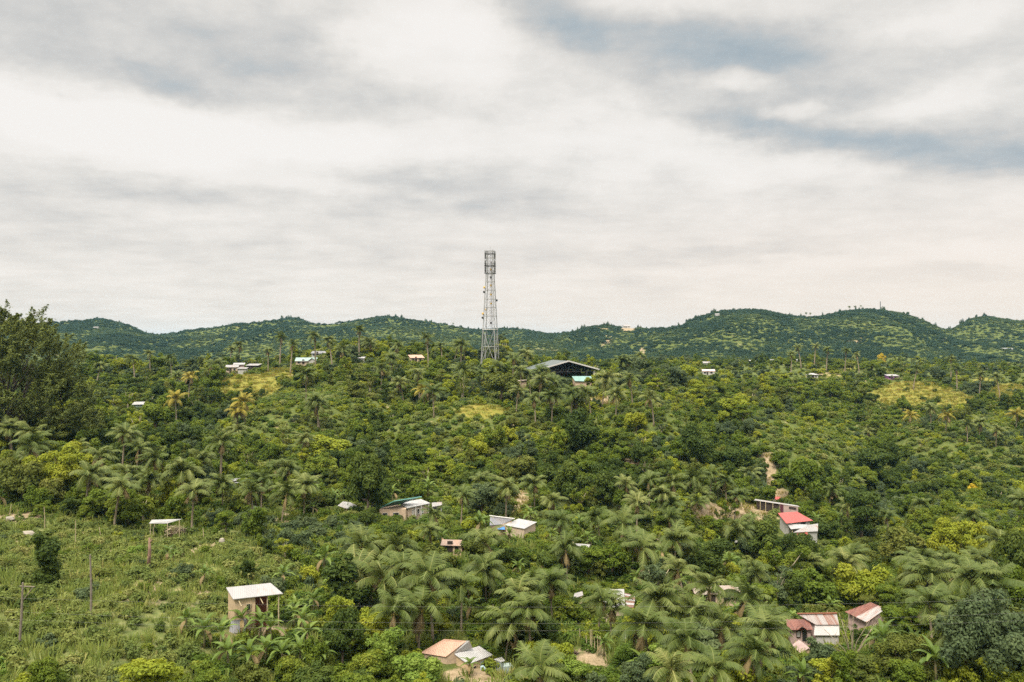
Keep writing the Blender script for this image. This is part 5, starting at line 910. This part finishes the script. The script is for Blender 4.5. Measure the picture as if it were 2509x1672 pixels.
for p in ((1322, 913, 7, .95, 0), (1300, 920, 7, .9, 2), (1346, 926, 6, .85, 1), (1276, 912, 8, .9, 0), (1466, 1466, 7, 1.0, 1), (1496, 1486, 6, .85, 0), (1882, 1548, 6, 1.1, 2), (1060, 1262, 6, .8, 0)): palm(*p, 'palm%d' % (p[0] % 10), force=True)
BAN = [(500,1590,1),(540,1600,1.1),(590,1560,1),(640,1575,1.1),(665,1585,1.05),(560,1650,1.1),(610,1660,1.15),(690,1655,1.1),(735,1640,1.0),(650,1640,1.1),(780,1655,1.1),(500,1440,.8),(740,1560,1.0),(720,1540,.9),(1150,1660,.7),(1420,1305,1),(1400,1330,1),(1440,1345,1),(1380,1310,.9),(1460,1310,.9),(1250,1335,.9),(1190,1300,.9),(410,1380,.8),(425,1385,.7),(1330,1400,1),(1800,1450,1),(1840,1450,1),(1480,1610,.8),(1290,1655,1),(1085,1190,.9),(985,1200,.9),(2460,1520,1),(1560,1445,.9),(1620,1380,1),(1210,1480,1),(1270,1420,.9),(455,1560,.9),(2260,1450,1),(1880,1490,.9),(1530,1320,.9)]
for i, (cx, cy, s) in enumerate(BAN):
    d = hit(cx, cy)
    if d: s *= .78; add('banana', i % 4, (cx - CX) / FX * d, d, s, r=1.6 * s, h=3.4 * s)
for px, py in ((2083, 754), (2096, 752), (2110, 749), (1985, 768), (1975, 767), (650, 784), (636, 787), (690, 774), (1110, 790)):
    D = 976 if px > 1300 else 1246; x = (px - CX) / FX * D; add('palm', 'palm%d' % (px % 10), x, D, .62, r=2.2, h=7.2, ph=px % 5, cr=.6, z=gz(x, D) - .5)
HANDN = len(SPEC)
hx = np.array([[q['x'], q['y'], 2.0 if q['kind'] != 'tree' else q['w'] * q['y'] / FX * .5] for q in SPEC])
POLY = dict(slope=[(0,1262),(420,1300),(640,1325),(760,1420),(620,1440),(540,1540),(480,1600),(470,1700),(-50,1700),(-50,1262)], midslope=[(430,1020),(700,960),(1000,985),(1300,1010),(1560,960),(1900,985),(1850,1100),(1650,1170),(1350,1150),(1000,1160),(800,1110),(560,1060)],
 scrub=[(480,1240),(900,1290),(860,1400),(700,1420),(640,1320),(450,1300)], valley=[(820,1330),(1300,1300),(1700,1310),(1850,1350),(2509,1360),(2509,1700),(700,1700),(760,1500)], right=[(1900,990),(2509,1010),(2509,1300),(2050,1250),(1880,1120)])
MED = [(cx, cy, rx, ry, s) for cx, cy, rx, ry, s in MEADOW + [q for q in SOIL if q[4] >= .7] if s >= .7]
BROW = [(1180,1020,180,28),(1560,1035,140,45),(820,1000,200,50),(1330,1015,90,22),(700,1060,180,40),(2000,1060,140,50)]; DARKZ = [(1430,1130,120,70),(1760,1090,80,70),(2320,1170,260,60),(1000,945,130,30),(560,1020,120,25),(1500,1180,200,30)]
def within(lst, px, py): return any(((px - a) / b)**2 + ((py - c) / e)**2 < 1 for a, c, b, e in lst)
def inmed(px, py): return any(((px - a) / b)**2 + ((py - c) / e)**2 < .9 for a, c, b, e, s in MED)
def scatter(x0, x1, y0, y1, cell, fn):
    for yy in np.arange(y0, y1, cell):
        lim = (yy + 20) * .74 + 8; xs = np.arange(-lim, lim, cell); x = xs + RNG.uniform(-.5, .5, len(xs)) * cell * .95; y = yy + RNG.uniform(-.5, .5, len(xs)) * cell * .95; z = ground(x, y); px, py = proj(x, y, z)
        for a in range(len(xs)):
            if py[a] < 1760 and -120 < px[a] < 2630: fn(x[a], y[a], z[a], px[a], py[a])
fields = {k: (lambda v: (lambda a, b: bool(inpoly([a], [b], v)[0])))(v) for k, v in POLY.items()}
def cover(x, y, z, px, py):
    u = random.random(); g = float(gully(x, y)); n = float(fbm(x / 22 + 60, y / 22 + 60, 3)) + ((g - .5) * 1.0 if y > 165 else 0); n2 = float(fbm(x / 9 + 20, y / 9 + 5, 2))
    if inmed(px, py) and y < 500:
        if u < (.8 if y < 150 else .9): return
    if len(hx) and ((hx[:, 0] - x)**2 + (hx[:, 1] - y)**2 < (hx[:, 2] * .55)**2).any(): return
    if fields['slope'](px, py):
        if u > .55 or y > 125: return
        s = random.uniform(.3, 1.05) * random.uniform(.7, 1); kind, key, r, h = 'shrub', random.randrange(6), 1.5 * s, 2 * s; c = random.choice(['mid', 'olive', 'mid', 'mid', 'fresh', 'dark', 'grey', 'lime']); sz = s * random.uniform(.7, 1.0)
    elif fields['midslope'](px, py) or fields['right'](px, py):
        s = random.uniform(.75, 1.5) * (.72 if g > .58 else 1.15 if g < .45 else 1); sz = s * random.uniform(.75, 1.15)
        if u < .14 + .22 * (g < .45) - .1 * (g > .58): kind, key = 'tree', random.choice(['broad0', 'broad1', 'broad2', 'dense0', 'tall0', 'open0', 'tier1']); s *= .62; sz *= .62; r, h = 3 * s, 6 * sz
        else: kind, key, r, h = 'shrub', random.randrange(6), 1.5 * s, 2 * sz
        c = None
    elif fields['scrub'](px, py):
        if u > .75: return
        s = random.uniform(.6, 1.3); sz = s; kind, key, r, h = 'shrub', random.randrange(6), 1.5 * s, 2 * s; c = ['mid', 'olive', 'mid', 'grey'][int(n * 9) % 4]
    elif py > 1210 and y < 190:
        s = random.uniform(.55, 1.1); sz = s * random.uniform(.8, 1.15); c = None
        if u < .34: kind, key = 'tree', random.choice(['broad0', 'broad1', 'broad2', 'broad3', 'dense0', 'dense1', 'tall1', 'tier0', 'open1']); s *= .72; sz *= .72; r, h = 3 * s, 6 * sz
        elif u < .42: kind, key, r, h = 'banana', random.randrange(4), 1.6 * s, 3.4 * s
        else: kind, key, r, h = 'shrub', random.randrange(6), 1.5 * s, 2 * sz
    else:
        s = random.uniform(.65, 1.2) * (.85 if y > 320 else 1); sz = s * random.uniform(.75, 1.15) * (.85 if y > 320 else 1); c = None
        if u < .36: kind, key = 'tree', random.choice(['broad0', 'broad1', 'broad2', 'broad3', 'dense0', 'dense1', 'dense2', 'tall0', 'tall1', 'tier1', 'open0']); s *= .78; sz *= .78; r, h = 3 * s, 6 * sz
        else: kind, key, r, h = 'shrub', random.randrange(6), 1.5 * s, 2 * sz
    if y > 150 and within(BROW, px, py):
        if kind == 'tree' and u > .04: kind, key = 'shrub', random.randrange(6)
        if kind == 'shrub': s *= .8; sz *= .7; r, h = 1.5 * s, 2 * sz; c = random.choice(['lime', 'lime', 'olive', 'mid', 'mid'])
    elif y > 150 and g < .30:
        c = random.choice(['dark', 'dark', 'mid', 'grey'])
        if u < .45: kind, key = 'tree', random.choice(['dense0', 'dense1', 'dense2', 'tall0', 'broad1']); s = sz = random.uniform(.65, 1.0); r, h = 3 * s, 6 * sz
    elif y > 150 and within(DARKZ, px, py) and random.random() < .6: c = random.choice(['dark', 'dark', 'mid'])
    if kind == 'tree' and random.random() < .07: k_ = random.uniform(1.35, 1.8); s *= k_; sz *= k_; r *= k_; h *= k_
    if c is None:
        q = n * 1.5 + random.random() * .75 - .62
        c = 'dark' if q < .15 else 'mid' if q < .42 else 'olive' if q < .55 else 'mid' if q < .68 else 'lime' if q < .88 else 'grey'
        if kind == 'shrub' and random.random() < .0015: c = 'gold'
    if blocked(x, y, z, r, h): return
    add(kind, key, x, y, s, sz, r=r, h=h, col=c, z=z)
scatter(0, 0, 52, 190, 3.0, cover)
scatter(0, 0, 190, 330, 3.3, cover)
scatter(0, 0, 330, 640, 4.4, cover)
# extra palms seeded through the valley, grove and ridge
for k in range(95):
    z = random.random()
    if z < .55: cx, cy = random.uniform(900, 2480), random.uniform(1330, 1560)
    elif z < .7: cx, cy = random.uniform(0, 740), random.uniform(1040, 1200)
    elif z < .88: cx, cy = random.uniform(420, 1700), random.uniform(840, 1000)
    else: cx, cy = random.uniform(1500, 2480), random.uniform(1180, 1330)
    hh = random.uniform(5, 8.5); d = hit(cx, cy, hh)
    if d is None or d > 420 or d < 74: continue
    x = (cx - CX) / FX * d
    if any(q['kind'] == 'palm' and abs(q['x'] - x) < 4.2 and abs(q['y'] - d) < 4.2 for q in SPEC[:HANDN]) or blocked(x, d, gz(x, d), 3.2, hh + 2, slack=.9): continue
    palm(cx, cy, hh, random.uniform(.85, 1.1), random.randrange(5), 'palm%d' % random.randrange(10)); HANDN2 = len(SPEC)

# ------------------------------------------------------------------ the plants as objects
ORD = ['', 'second ', 'third ', 'fourth ', 'fifth ', 'sixth ', 'seventh ', 'eighth ', 'ninth ', 'tenth ', 'eleventh ', 'twelfth ', 'thirteenth ', 'fourteenth ', 'fifteenth ', 'sixteenth ', 'seventeenth ', 'eighteenth ', 'nineteenth ', 'twentieth ']
LM += [(2157, 745, 'the thin hilltop pole'), (1535, 796, 'the hilltop house'), (2240, 970, 'the golden meadow'), (620, 945, 'the yellow meadow'), (1880, 1150, 'the pale dirt track'), (1430, 1600, 'the brown bank'), (1795, 1262, 'the bare orange earth'), (110, 880, 'the big dark tree'), (2085, 1575, 'the bare pale tree'), (60, 1300, 'the bare pale earth')]
for cx, cy, wp, hp, key, col, lab in NAMED:
    for nm in ('the dark columnar tree', 'the lemon-topped tree', 'the very dark bushy tree', 'the big yellow-green tree', 'the huge grey-green tree', 'the round citrus tree', 'the dark layered tree', 'the yellowish broad tree', 'the round bright mango tree', 'the dark domed mango tree'):
        if nm[4:].replace('-', ' ') in lab[:len(nm) + 6].replace('-', ' ') and nm not in [l[2] for l in LM]: LM.append((cx, cy, nm))
LM.append((1215, 908, 'the lemon-topped tree'))
ADJ = dict(mid='green', dark='dark green', lime='yellow-green', olive='olive', fresh='bright green', grey='grey-green', gold='golden', rust='brownish')
def describe(q):
    k = q['kind']
    if k == 'palm': sz = 'tall ' if q['h'] > 10.5 else 'short ' if q['h'] < 8 else ''; w0 = sz + 'coconut palm'
    elif k == 'banana': w0 = 'banana plant'
    elif k == 'tree': w0 = ('big ' if q['s'] * 3 > 2.6 else 'small ' if q['s'] * 3 < 1.7 else '') + ADJ[q['col']] + ' ' + ({'tall': 'upright', 'tier': 'layered', 'open': 'sparse', 'dens': 'dense', 'broa': 'leafy', 'colu': 'columnar', 'gran': 'spreading'}[q['key'][:4]]) + ' tree'
    else: w0 = ('large ' if q['s'] > 1.35 else 'little ' if q['s'] < .75 else '') + ADJ[q['col']] + ' shrub'
    cy = (q['p0'] + q['p1']) / 2; best = sorted(LM, key=lambda l: math.hypot(l[0] - q['px'], (l[1] - cy) * 1.3)); lx, ly, ln = best[0]; dx, dy = q['px'] - lx, cy - ly
    if abs(dx) > abs(dy) * 1.3: rel = 'left of' if dx < 0 else 'right of'
    else: rel = 'downhill of' if dy > 0 else 'uphill of'
    return w0, rel, ln, math.hypot(dx, dy)
def individuals(kind, most):
    v = [q for q in SPEC if q['kind'] == kind and -q['w'] / 2 < q['px'] < 2509 + q['w'] / 2 and q['p1'] < 1668]
    v.sort(key=lambda q: (q['lab'] is None, -q['big'])); return v[:most]
pick = {k: individuals(k, n) for k, n in (('tree', 300), ('shrub', 300), ('palm', 300), ('banana', 110))}
for k, v in pick.items():
    bk = {}
    for q in v:
        q['own'] = True
        if q['lab'] is None: w0, rel, ln, ds = describe(q); bk.setdefault((w0, rel, ln), []).append((ds, q))
    for (w0, rel, ln), lst in bk.items():
        lst.sort(key=lambda e: e[0])
        for i, (ds, q) in enumerate(lst): q['lab'] = (('closest ' if i == 0 and len(lst) > 1 else ORD[min(i, 19)] + ('closest ' if i else '')) + w0 + ' ' + rel + ' ' + ln)
GRP = dict(tree='broadleaf trees on the hillside', shrub='shrubs on the hillside', palm='coconut palms', banana='banana plants')
def child(name, me, par, loc=(0, 0, 0), sc=(1, 1, 1), rz=0, m=None):
    o = bpy.data.objects.new(name, me); ROOTC.objects.link(o); o.parent = par; o.location = loc; o.scale = sc; o.rotation_euler = (0, 0, rz)
    if m is not None: o.material_slots[0].link = 'OBJECT'; o.material_slots[0].material = m
    return o
for q in SPEC:
    if not q.get('own'): continue
    loc = (q['x'], q['y'], q['z']); k = q['kind']
    if k == 'tree':
        r = empty('broadleaf_tree', loc, q['lab'], 'tree', GRP[k], q['rot']); f = random.uniform(.86, 1.16); r.scale = (q['s'] * f, q['s'] / f, q['sz']); r.rotation_euler = (random.uniform(-.09, .09), random.uniform(-.09, .09), q['rot']); cm, tm, rx, ht = TREES[q['key']]; child('trunk', tm, r); child('crown', cm, r, m=LEAF[q['col']])
    elif k == 'shrub':
        o = bpy.data.objects.new('shrub', SHRUBS[q['key']]); ROOTC.objects.link(o); o.location = loc; o.rotation_euler = (0, 0, q['rot']); o.scale = (q['s'], q['s'], q['sz']); o.material_slots[0].link = 'OBJECT'; o.material_slots[0].material = LEAF[q['col']]; tag(o, q['lab'], 'shrub', GRP[k])
    elif k == 'palm':
        r = empty('coconut_palm', loc, q['lab'], 'palm tree', GRP[k], q['rot']); r.scale = (q['s'],) * 3; tm, top = PALMT[q['ph']]; child('trunk', tm, r); c = q['cr'] / q['s']; cm = PALMY[int(q['key'][-1])] if q['key'].startswith('y') else PALMC[int(q['key'][-1])]; o = child('crown', cm, r, top, (c * random.uniform(.85, 1.12), c * random.uniform(.85, 1.12), c * random.uniform(.85, 1.15))); o.rotation_euler = (random.uniform(-.2, .2), random.uniform(-.2, .2), random.random() * 6.28)
        if q['y'] < 135: child('coconuts', NUTS, r, top, (c, c, c))
    else:
        lv, st = BANANA[q['key']]; r = empty('banana_plant', loc, q['lab'], 'banana plant', GRP[k], q['rot']); r.scale = (q['s'],) * 3; child('stem', st, r); child('leaves', lv, r)

# ------------------------------------------------------------------ masses nobody could count: points that carry a plant each
def mass(name, items, protos, label=None):
    """items: (x, y, z, scale, rotation, which); one object whose points hold copies of a few plant meshes"""
    if not items: return
    a = np.array(items, np.float32); me = bpy.data.meshes.new(name); me.vertices.add(len(a)); me.vertices.foreach_set('co', a[:, :3].ravel())
    for nm, col, ty in (('scl', 3, 'FLOAT'), ('rot', 4, 'FLOAT'), ('zs', 6, 'FLOAT')): at = me.attributes.new(nm, ty, 'POINT'); at.data.foreach_set('value', np.ascontiguousarray(a[:, col]))
    at = me.attributes.new('which', 'INT', 'POINT'); at.data.foreach_set('value', np.ascontiguousarray(a[:, 5]).astype(np.int32)); me.update()
    col = bpy.data.collections.new(name + '_kinds')
    for i, ms in enumerate(protos): po = bpy.data.objects.new('%s_kind_%02d' % (name, i), ms); col.objects.link(po)
    o = bpy.data.objects.new(name, me); ROOTC.objects.link(o); tag(o, kind='stuff')
    g = bpy.data.node_groups.new(name, 'GeometryNodeTree'); g.interface.new_socket('Geometry', in_out='INPUT', socket_type='NodeSocketGeometry'); g.interface.new_socket('Geometry', in_out='OUTPUT', socket_type='NodeSocketGeometry')
    nn = g.nodes.new; gi, go = nn('NodeGroupInput'), nn('NodeGroupOutput'); ip = nn('GeometryNodeInstanceOnPoints'); ci = nn('GeometryNodeCollectionInfo'); ci.inputs[0].default_value = col; ci.inputs['Separate Children'].default_value = True; ci.inputs['Reset Children'].default_value = True
    def attr(nm, ty): q = nn('GeometryNodeInputNamedAttribute'); q.data_type = ty; q.inputs[0].default_value = nm; return q.outputs[0]
    g.links.new(gi.outputs[0], ip.inputs['Points']); g.links.new(ci.outputs[0], ip.inputs['Instance']); ip.inputs['Pick Instance'].default_value = True; g.links.new(attr('which', 'INT'), ip.inputs['Instance Index'])
    cr = nn('ShaderNodeCombineXYZ'); g.links.new(attr('rot', 'FLOAT'), cr.inputs[2]); g.links.new(cr.outputs[0], ip.inputs['Rotation']); cs = nn('ShaderNodeCombineXYZ'); s = attr('scl', 'FLOAT'); g.links.new(s, cs.inputs[0]); g.links.new(s, cs.inputs[1]); g.links.new(attr('zs', 'FLOAT'), cs.inputs[2]); g.links.new(cs.outputs[0], ip.inputs['Scale'])
    g.links.new(ip.outputs[0], go.inputs[0]); md = o.modifiers.new('plants', 'NODES'); md.node_group = g; return o
def recol(me, fol): c = me.copy(); c.materials[0] = LEAF[fol]; return c
FOLS = ['mid', 'dark', 'lime', 'olive', 'grey', 'gold', 'fresh']; rest = [q for q in SPEC if not q.get('own')]
tk = ['broad0', 'broad1', 'broad2', 'broad3', 'dense0', 'dense1', 'dense2', 'tall0', 'tall1', 'tier0', 'tier1', 'open0', 'open1']
def joined(a, fol):                      # trunk and crown in one mesh, for the mass
    cm, tm, rx, ht = TREES[a]; c = recol(cm, fol); import bmesh
    b = bmesh.new(); b.from_mesh(c); n = len(b.faces); b.from_mesh(tm); b.faces.ensure_lookup_table()
    for f in b.faces[n:]: f.material_index = 1; f.smooth = True
    b.to_mesh(c); b.free(); c.materials.append(tm.materials[0]); return c
mass('forest', [(q['x'], q['y'], q['z'], q['s'], q['rot'], tk.index(q['key']) * len(FOLS) + FOLS.index(q['col']), q['sz']) for q in rest if q['kind'] == 'tree' and q['key'] in tk and q['col'] in FOLS], [joined(a, f) for a in tk for f in FOLS])
mass('undergrowth', [(q['x'], q['y'], q['z'], q['s'], q['rot'], q['key'] * len(FOLS) + FOLS.index(q['col']), q['sz']) for q in rest if q['kind'] == 'shrub'], [recol(m, f) for m in SHRUBS for f in FOLS])
low = []; gr = []; st = []
def floor_cover(x, y, z, px, py):
    u = random.random(); m = inmed(px, py)
    if m and y < 140 and u < .4: return
    if ((CL[:, 0] - x)**2 + (CL[:, 1] - y)**2 < (CL[:, 2] * .6)**2).any(): return
    s = random.uniform(.6, 1.3)
    if fields['slope'](px, py) and y < 125:
        if u < .42: gr.append((x, y, z, s, random.random() * 6.28, random.randrange(4), s * random.uniform(.6, 1.2)))
        elif u < .95: low.append((x, y, z, s * .95, random.random() * 6.28, 4 + random.randrange(4), s * random.uniform(.7, 1.3)))
    elif u < .5: low.append((x, y, z, s * 1.15, random.random() * 6.28, random.randrange(4), s * 1.1))
    elif u < .7: gr.append((x, y, z, s * 1.2, random.random() * 6.28, random.randrange(4), s * 1.3))
scatter(0, 0, 50, 130, 1.15, floor_cover)
def slope_cover(x, y, z, px, py):
    if inmed(px, py):
        if random.random() < .95: st.append((x, y, z, random.uniform(.8, 1.5), random.random() * 6.28, random.randrange(3), random.uniform(.6, 1.3)))
    elif random.random() < .8: s = random.uniform(1.1, 2.0); low.append((x, y, z, s, random.random() * 6.28, random.randrange(8), s * .9))
scatter(0, 0, 130, 350, 2.3, slope_cover)
mass('ground_plants', low, LOWS); mass('grass', gr, TUFTS); mass('straw_grass', st, STRAW)
hl = []
def hill_cover(x, y, z, px, py):
    if inmed(px, py): return
    n = float(fbm(x / 90 + 7, y / 90 + 3, 3)); n2 = float(fbm(x / 45 + 17, y / 60 + 9, 3)); tone = 0 if n2 + random.uniform(-.07, .07) < .47 else 1 if n2 + random.uniform(-.07, .07) < .60 else 2; s = random.uniform(.5, 1.0) * (.8 + .5 * n); hl.append((x, y, z - .4, s, random.random() * 6.28, tone * 4 + random.randrange(4), s * random.uniform(.45, .9) * (1.35 if tone == 0 else .8)))
scatter(0, 0, 640, 1000, 4.9, hill_cover); scatter(0, 0, 1000, 1290, 5.6, hill_cover)
mass('hill_forest', hl, FARC)
# trees that stand out along the far skyline
sk = []
for k in range(330):
    ls, D = (SKYL, 1245) if k % 2 else (SKYR, 978); px = random.uniform(200 if k % 2 else 1360, 1300 if k % 2 else 2509); x = (px - CX) / FX * D; z = gz(x, D)
    if float(fbm(px / 50, k % 2 + 3.3, 2)) < .47: continue
    sk.append((x, D + random.uniform(-8, 8), z - 1, random.uniform(.3, .75), random.random() * 6.28, random.randrange(4, 8), random.uniform(.8, 2.4)))
mass('ridge_trees', sk, FARC)

# the big dark tree at the left: many rising plumes on forked limbs
def plume_tree():
    D = 150.0; base = W(18, 1040, D); base.z = gz(base.x, base.y); HT = W(60, 752, D).z - base.z; rng = np.random.default_rng(77); r = empty('plumed_tree', base, 'big dark tree with upswept feathery branches rising at the left edge', 'tree')
    tb = MB(); C = []; Nn = []; tt = []; sz = []
    for s in range(7):
        a = s * .9; q = Vector((math.cos(a) * 1.2, math.sin(a) * 1.0, 0)); top = Vector((math.cos(a) * rng.uniform(3, 6), math.sin(a) * 4, rng.uniform(.4, .7) * HT)); tb.tube([q - Vector((0, 0, .8)), q.lerp(top, .5) + Vector((0, 0, 1)), top], [.32, .2, .08], 6)
    boughs = []
    for i in range(84):
        az_ = rng.random() * 6.283; t = rng.random()**.85; env = 16.0 * math.sqrt(max(.03, 1 - t**4)); q = env * rng.uniform(.3, 1.0)**.6; boughs.append((np.array([math.cos(az_) * q, math.sin(az_) * q * .7, 3.0 + (HT - 6) * t * (1 - .12 * (q / 15)**2)]), np.array([math.cos(az_), math.sin(az_), 0]), t, rng.random()))
    for bc, bd, bt, bn in boughs:
        tb.tube([(bd * .5)[:3] + np.array([0, 0, max(1.5, bc[2] * .45)]), bc * .6 + np.array([0, 0, bc[2] * .1]), bc], [.14, .09, .03], 4)
    for i in range(1180):
        bc, bd, t, bn = boughs[i % 84]; p0 = bc + rng.normal(size=3) * np.array([1.5, 1.3, 1.25]); d = bd * rng.uniform(.3, 1.0) + rng.normal(size=3) * .35 + np.array([0, 0, .95 + .6 * t]); d /= np.linalg.norm(d); Ln = rng.uniform(1.8, 3.6); tn_ = bn * .6 + .4 * rng.random(); n = 64
        u = rng.random(n); pos = p0 + d * (u * Ln)[:, None] - np.array([0, 0, 1]) * ((u**2) * Ln * .18)[:, None] + rng.normal(size=(n, 3)) * (.42 * (1.05 - u))[:, None]; C.append(pos); k = rng.normal(size=(n, 3)) * .6 + np.array([0, 0, .9]) + d * .3; Nn.append(k); tt.append(np.clip(tn_ * .6 + rng.random(n) * .4, 0, 1)); sz.append(rng.uniform(.22, .42, n))
    child('trunk', tb.mesh('trunk', DARKBARK, smooth=True), r)
    C = np.concatenate(C); V, F, t = leaves(C, np.concatenate(Nn), np.concatenate(sz), .34, rng, np.concatenate(tt)); me = mesh_np('plumes', V, F, [LEAF['plume']], tint=t); o = bpy.data.objects.new('crown', me); ROOTC.objects.link(o); o.parent = r
LEAF['plume'] = foliage('plume_foliage', [(0, (.034, .052, .014)), (.5, (.064, .088, .022)), (1, (.125, .142, .034))], trans=.25)
plume_tree()
# bare pale tree: stems that fan out
def bare_tree():
    d = hit(2087, 1622); base = W(2087, 1622, d); base.z = gz(base.x, base.y); rng = np.random.default_rng(9); r = empty('bare_tree', base, 'pale bare tree whose stems fan out in front of the patchwork roof', 'tree'); b = MB(); k = d / FX
    for tx, ty in ((-60, -72), (-42, -100), (-22, -112), (-4, -118), (12, -112), (38, -104), (62, -92), (76, -108), (-75, -50), (50, -60)):
        e = Vector((tx * k, rng.uniform(-1, 1), -ty * k)); m = Vector((tx * k * .35, rng.uniform(-.3, .3), -ty * k * .45)); b.tube([(0, 0, -.4), m, e], [.075, .048, .016], 5)
        for j in range(3): q = m.lerp(e, .3 + .22 * j); b.tube([q, q + Vector((rng.uniform(-.8, .8), rng.uniform(-.5, .5), rng.uniform(.4, 1.0)))], [.028, .010], 4)
    child('trunk', b.mesh('trunk', plain('dry_bark', (.27, .22, .15), .9, .3, 3), smooth=True), r)
bare_tree()

# ------------------------------------------------------------------ the air
def haze():
    b = MB(); lo, hi = LOWEST[0] - 1, LOWEST[1] + 16; b.box((0, 0, (lo + hi) / 2), (9600, 9600, hi - lo)); m, t, o = mat('haze_air'); v = tn(t, 'ShaderNodeVolumePrincipled'); v.inputs['Color'].default_value = (.36, .74, 1, 1); v.inputs['Density'].default_value = HAZE; v.inputs['Anisotropy'].default_value = .2; t.links.new(v.outputs[0], o.inputs['Volume']); h = b.build('haze', m, loc=Vector((0, 0, lo))); tag(h, kind='stuff')
HAZE = .000058
haze()
print('plants', len(SPEC), {k: len(v) for k, v in pick.items()}, 'masses', len(low), len(gr), len(st), len(hl))
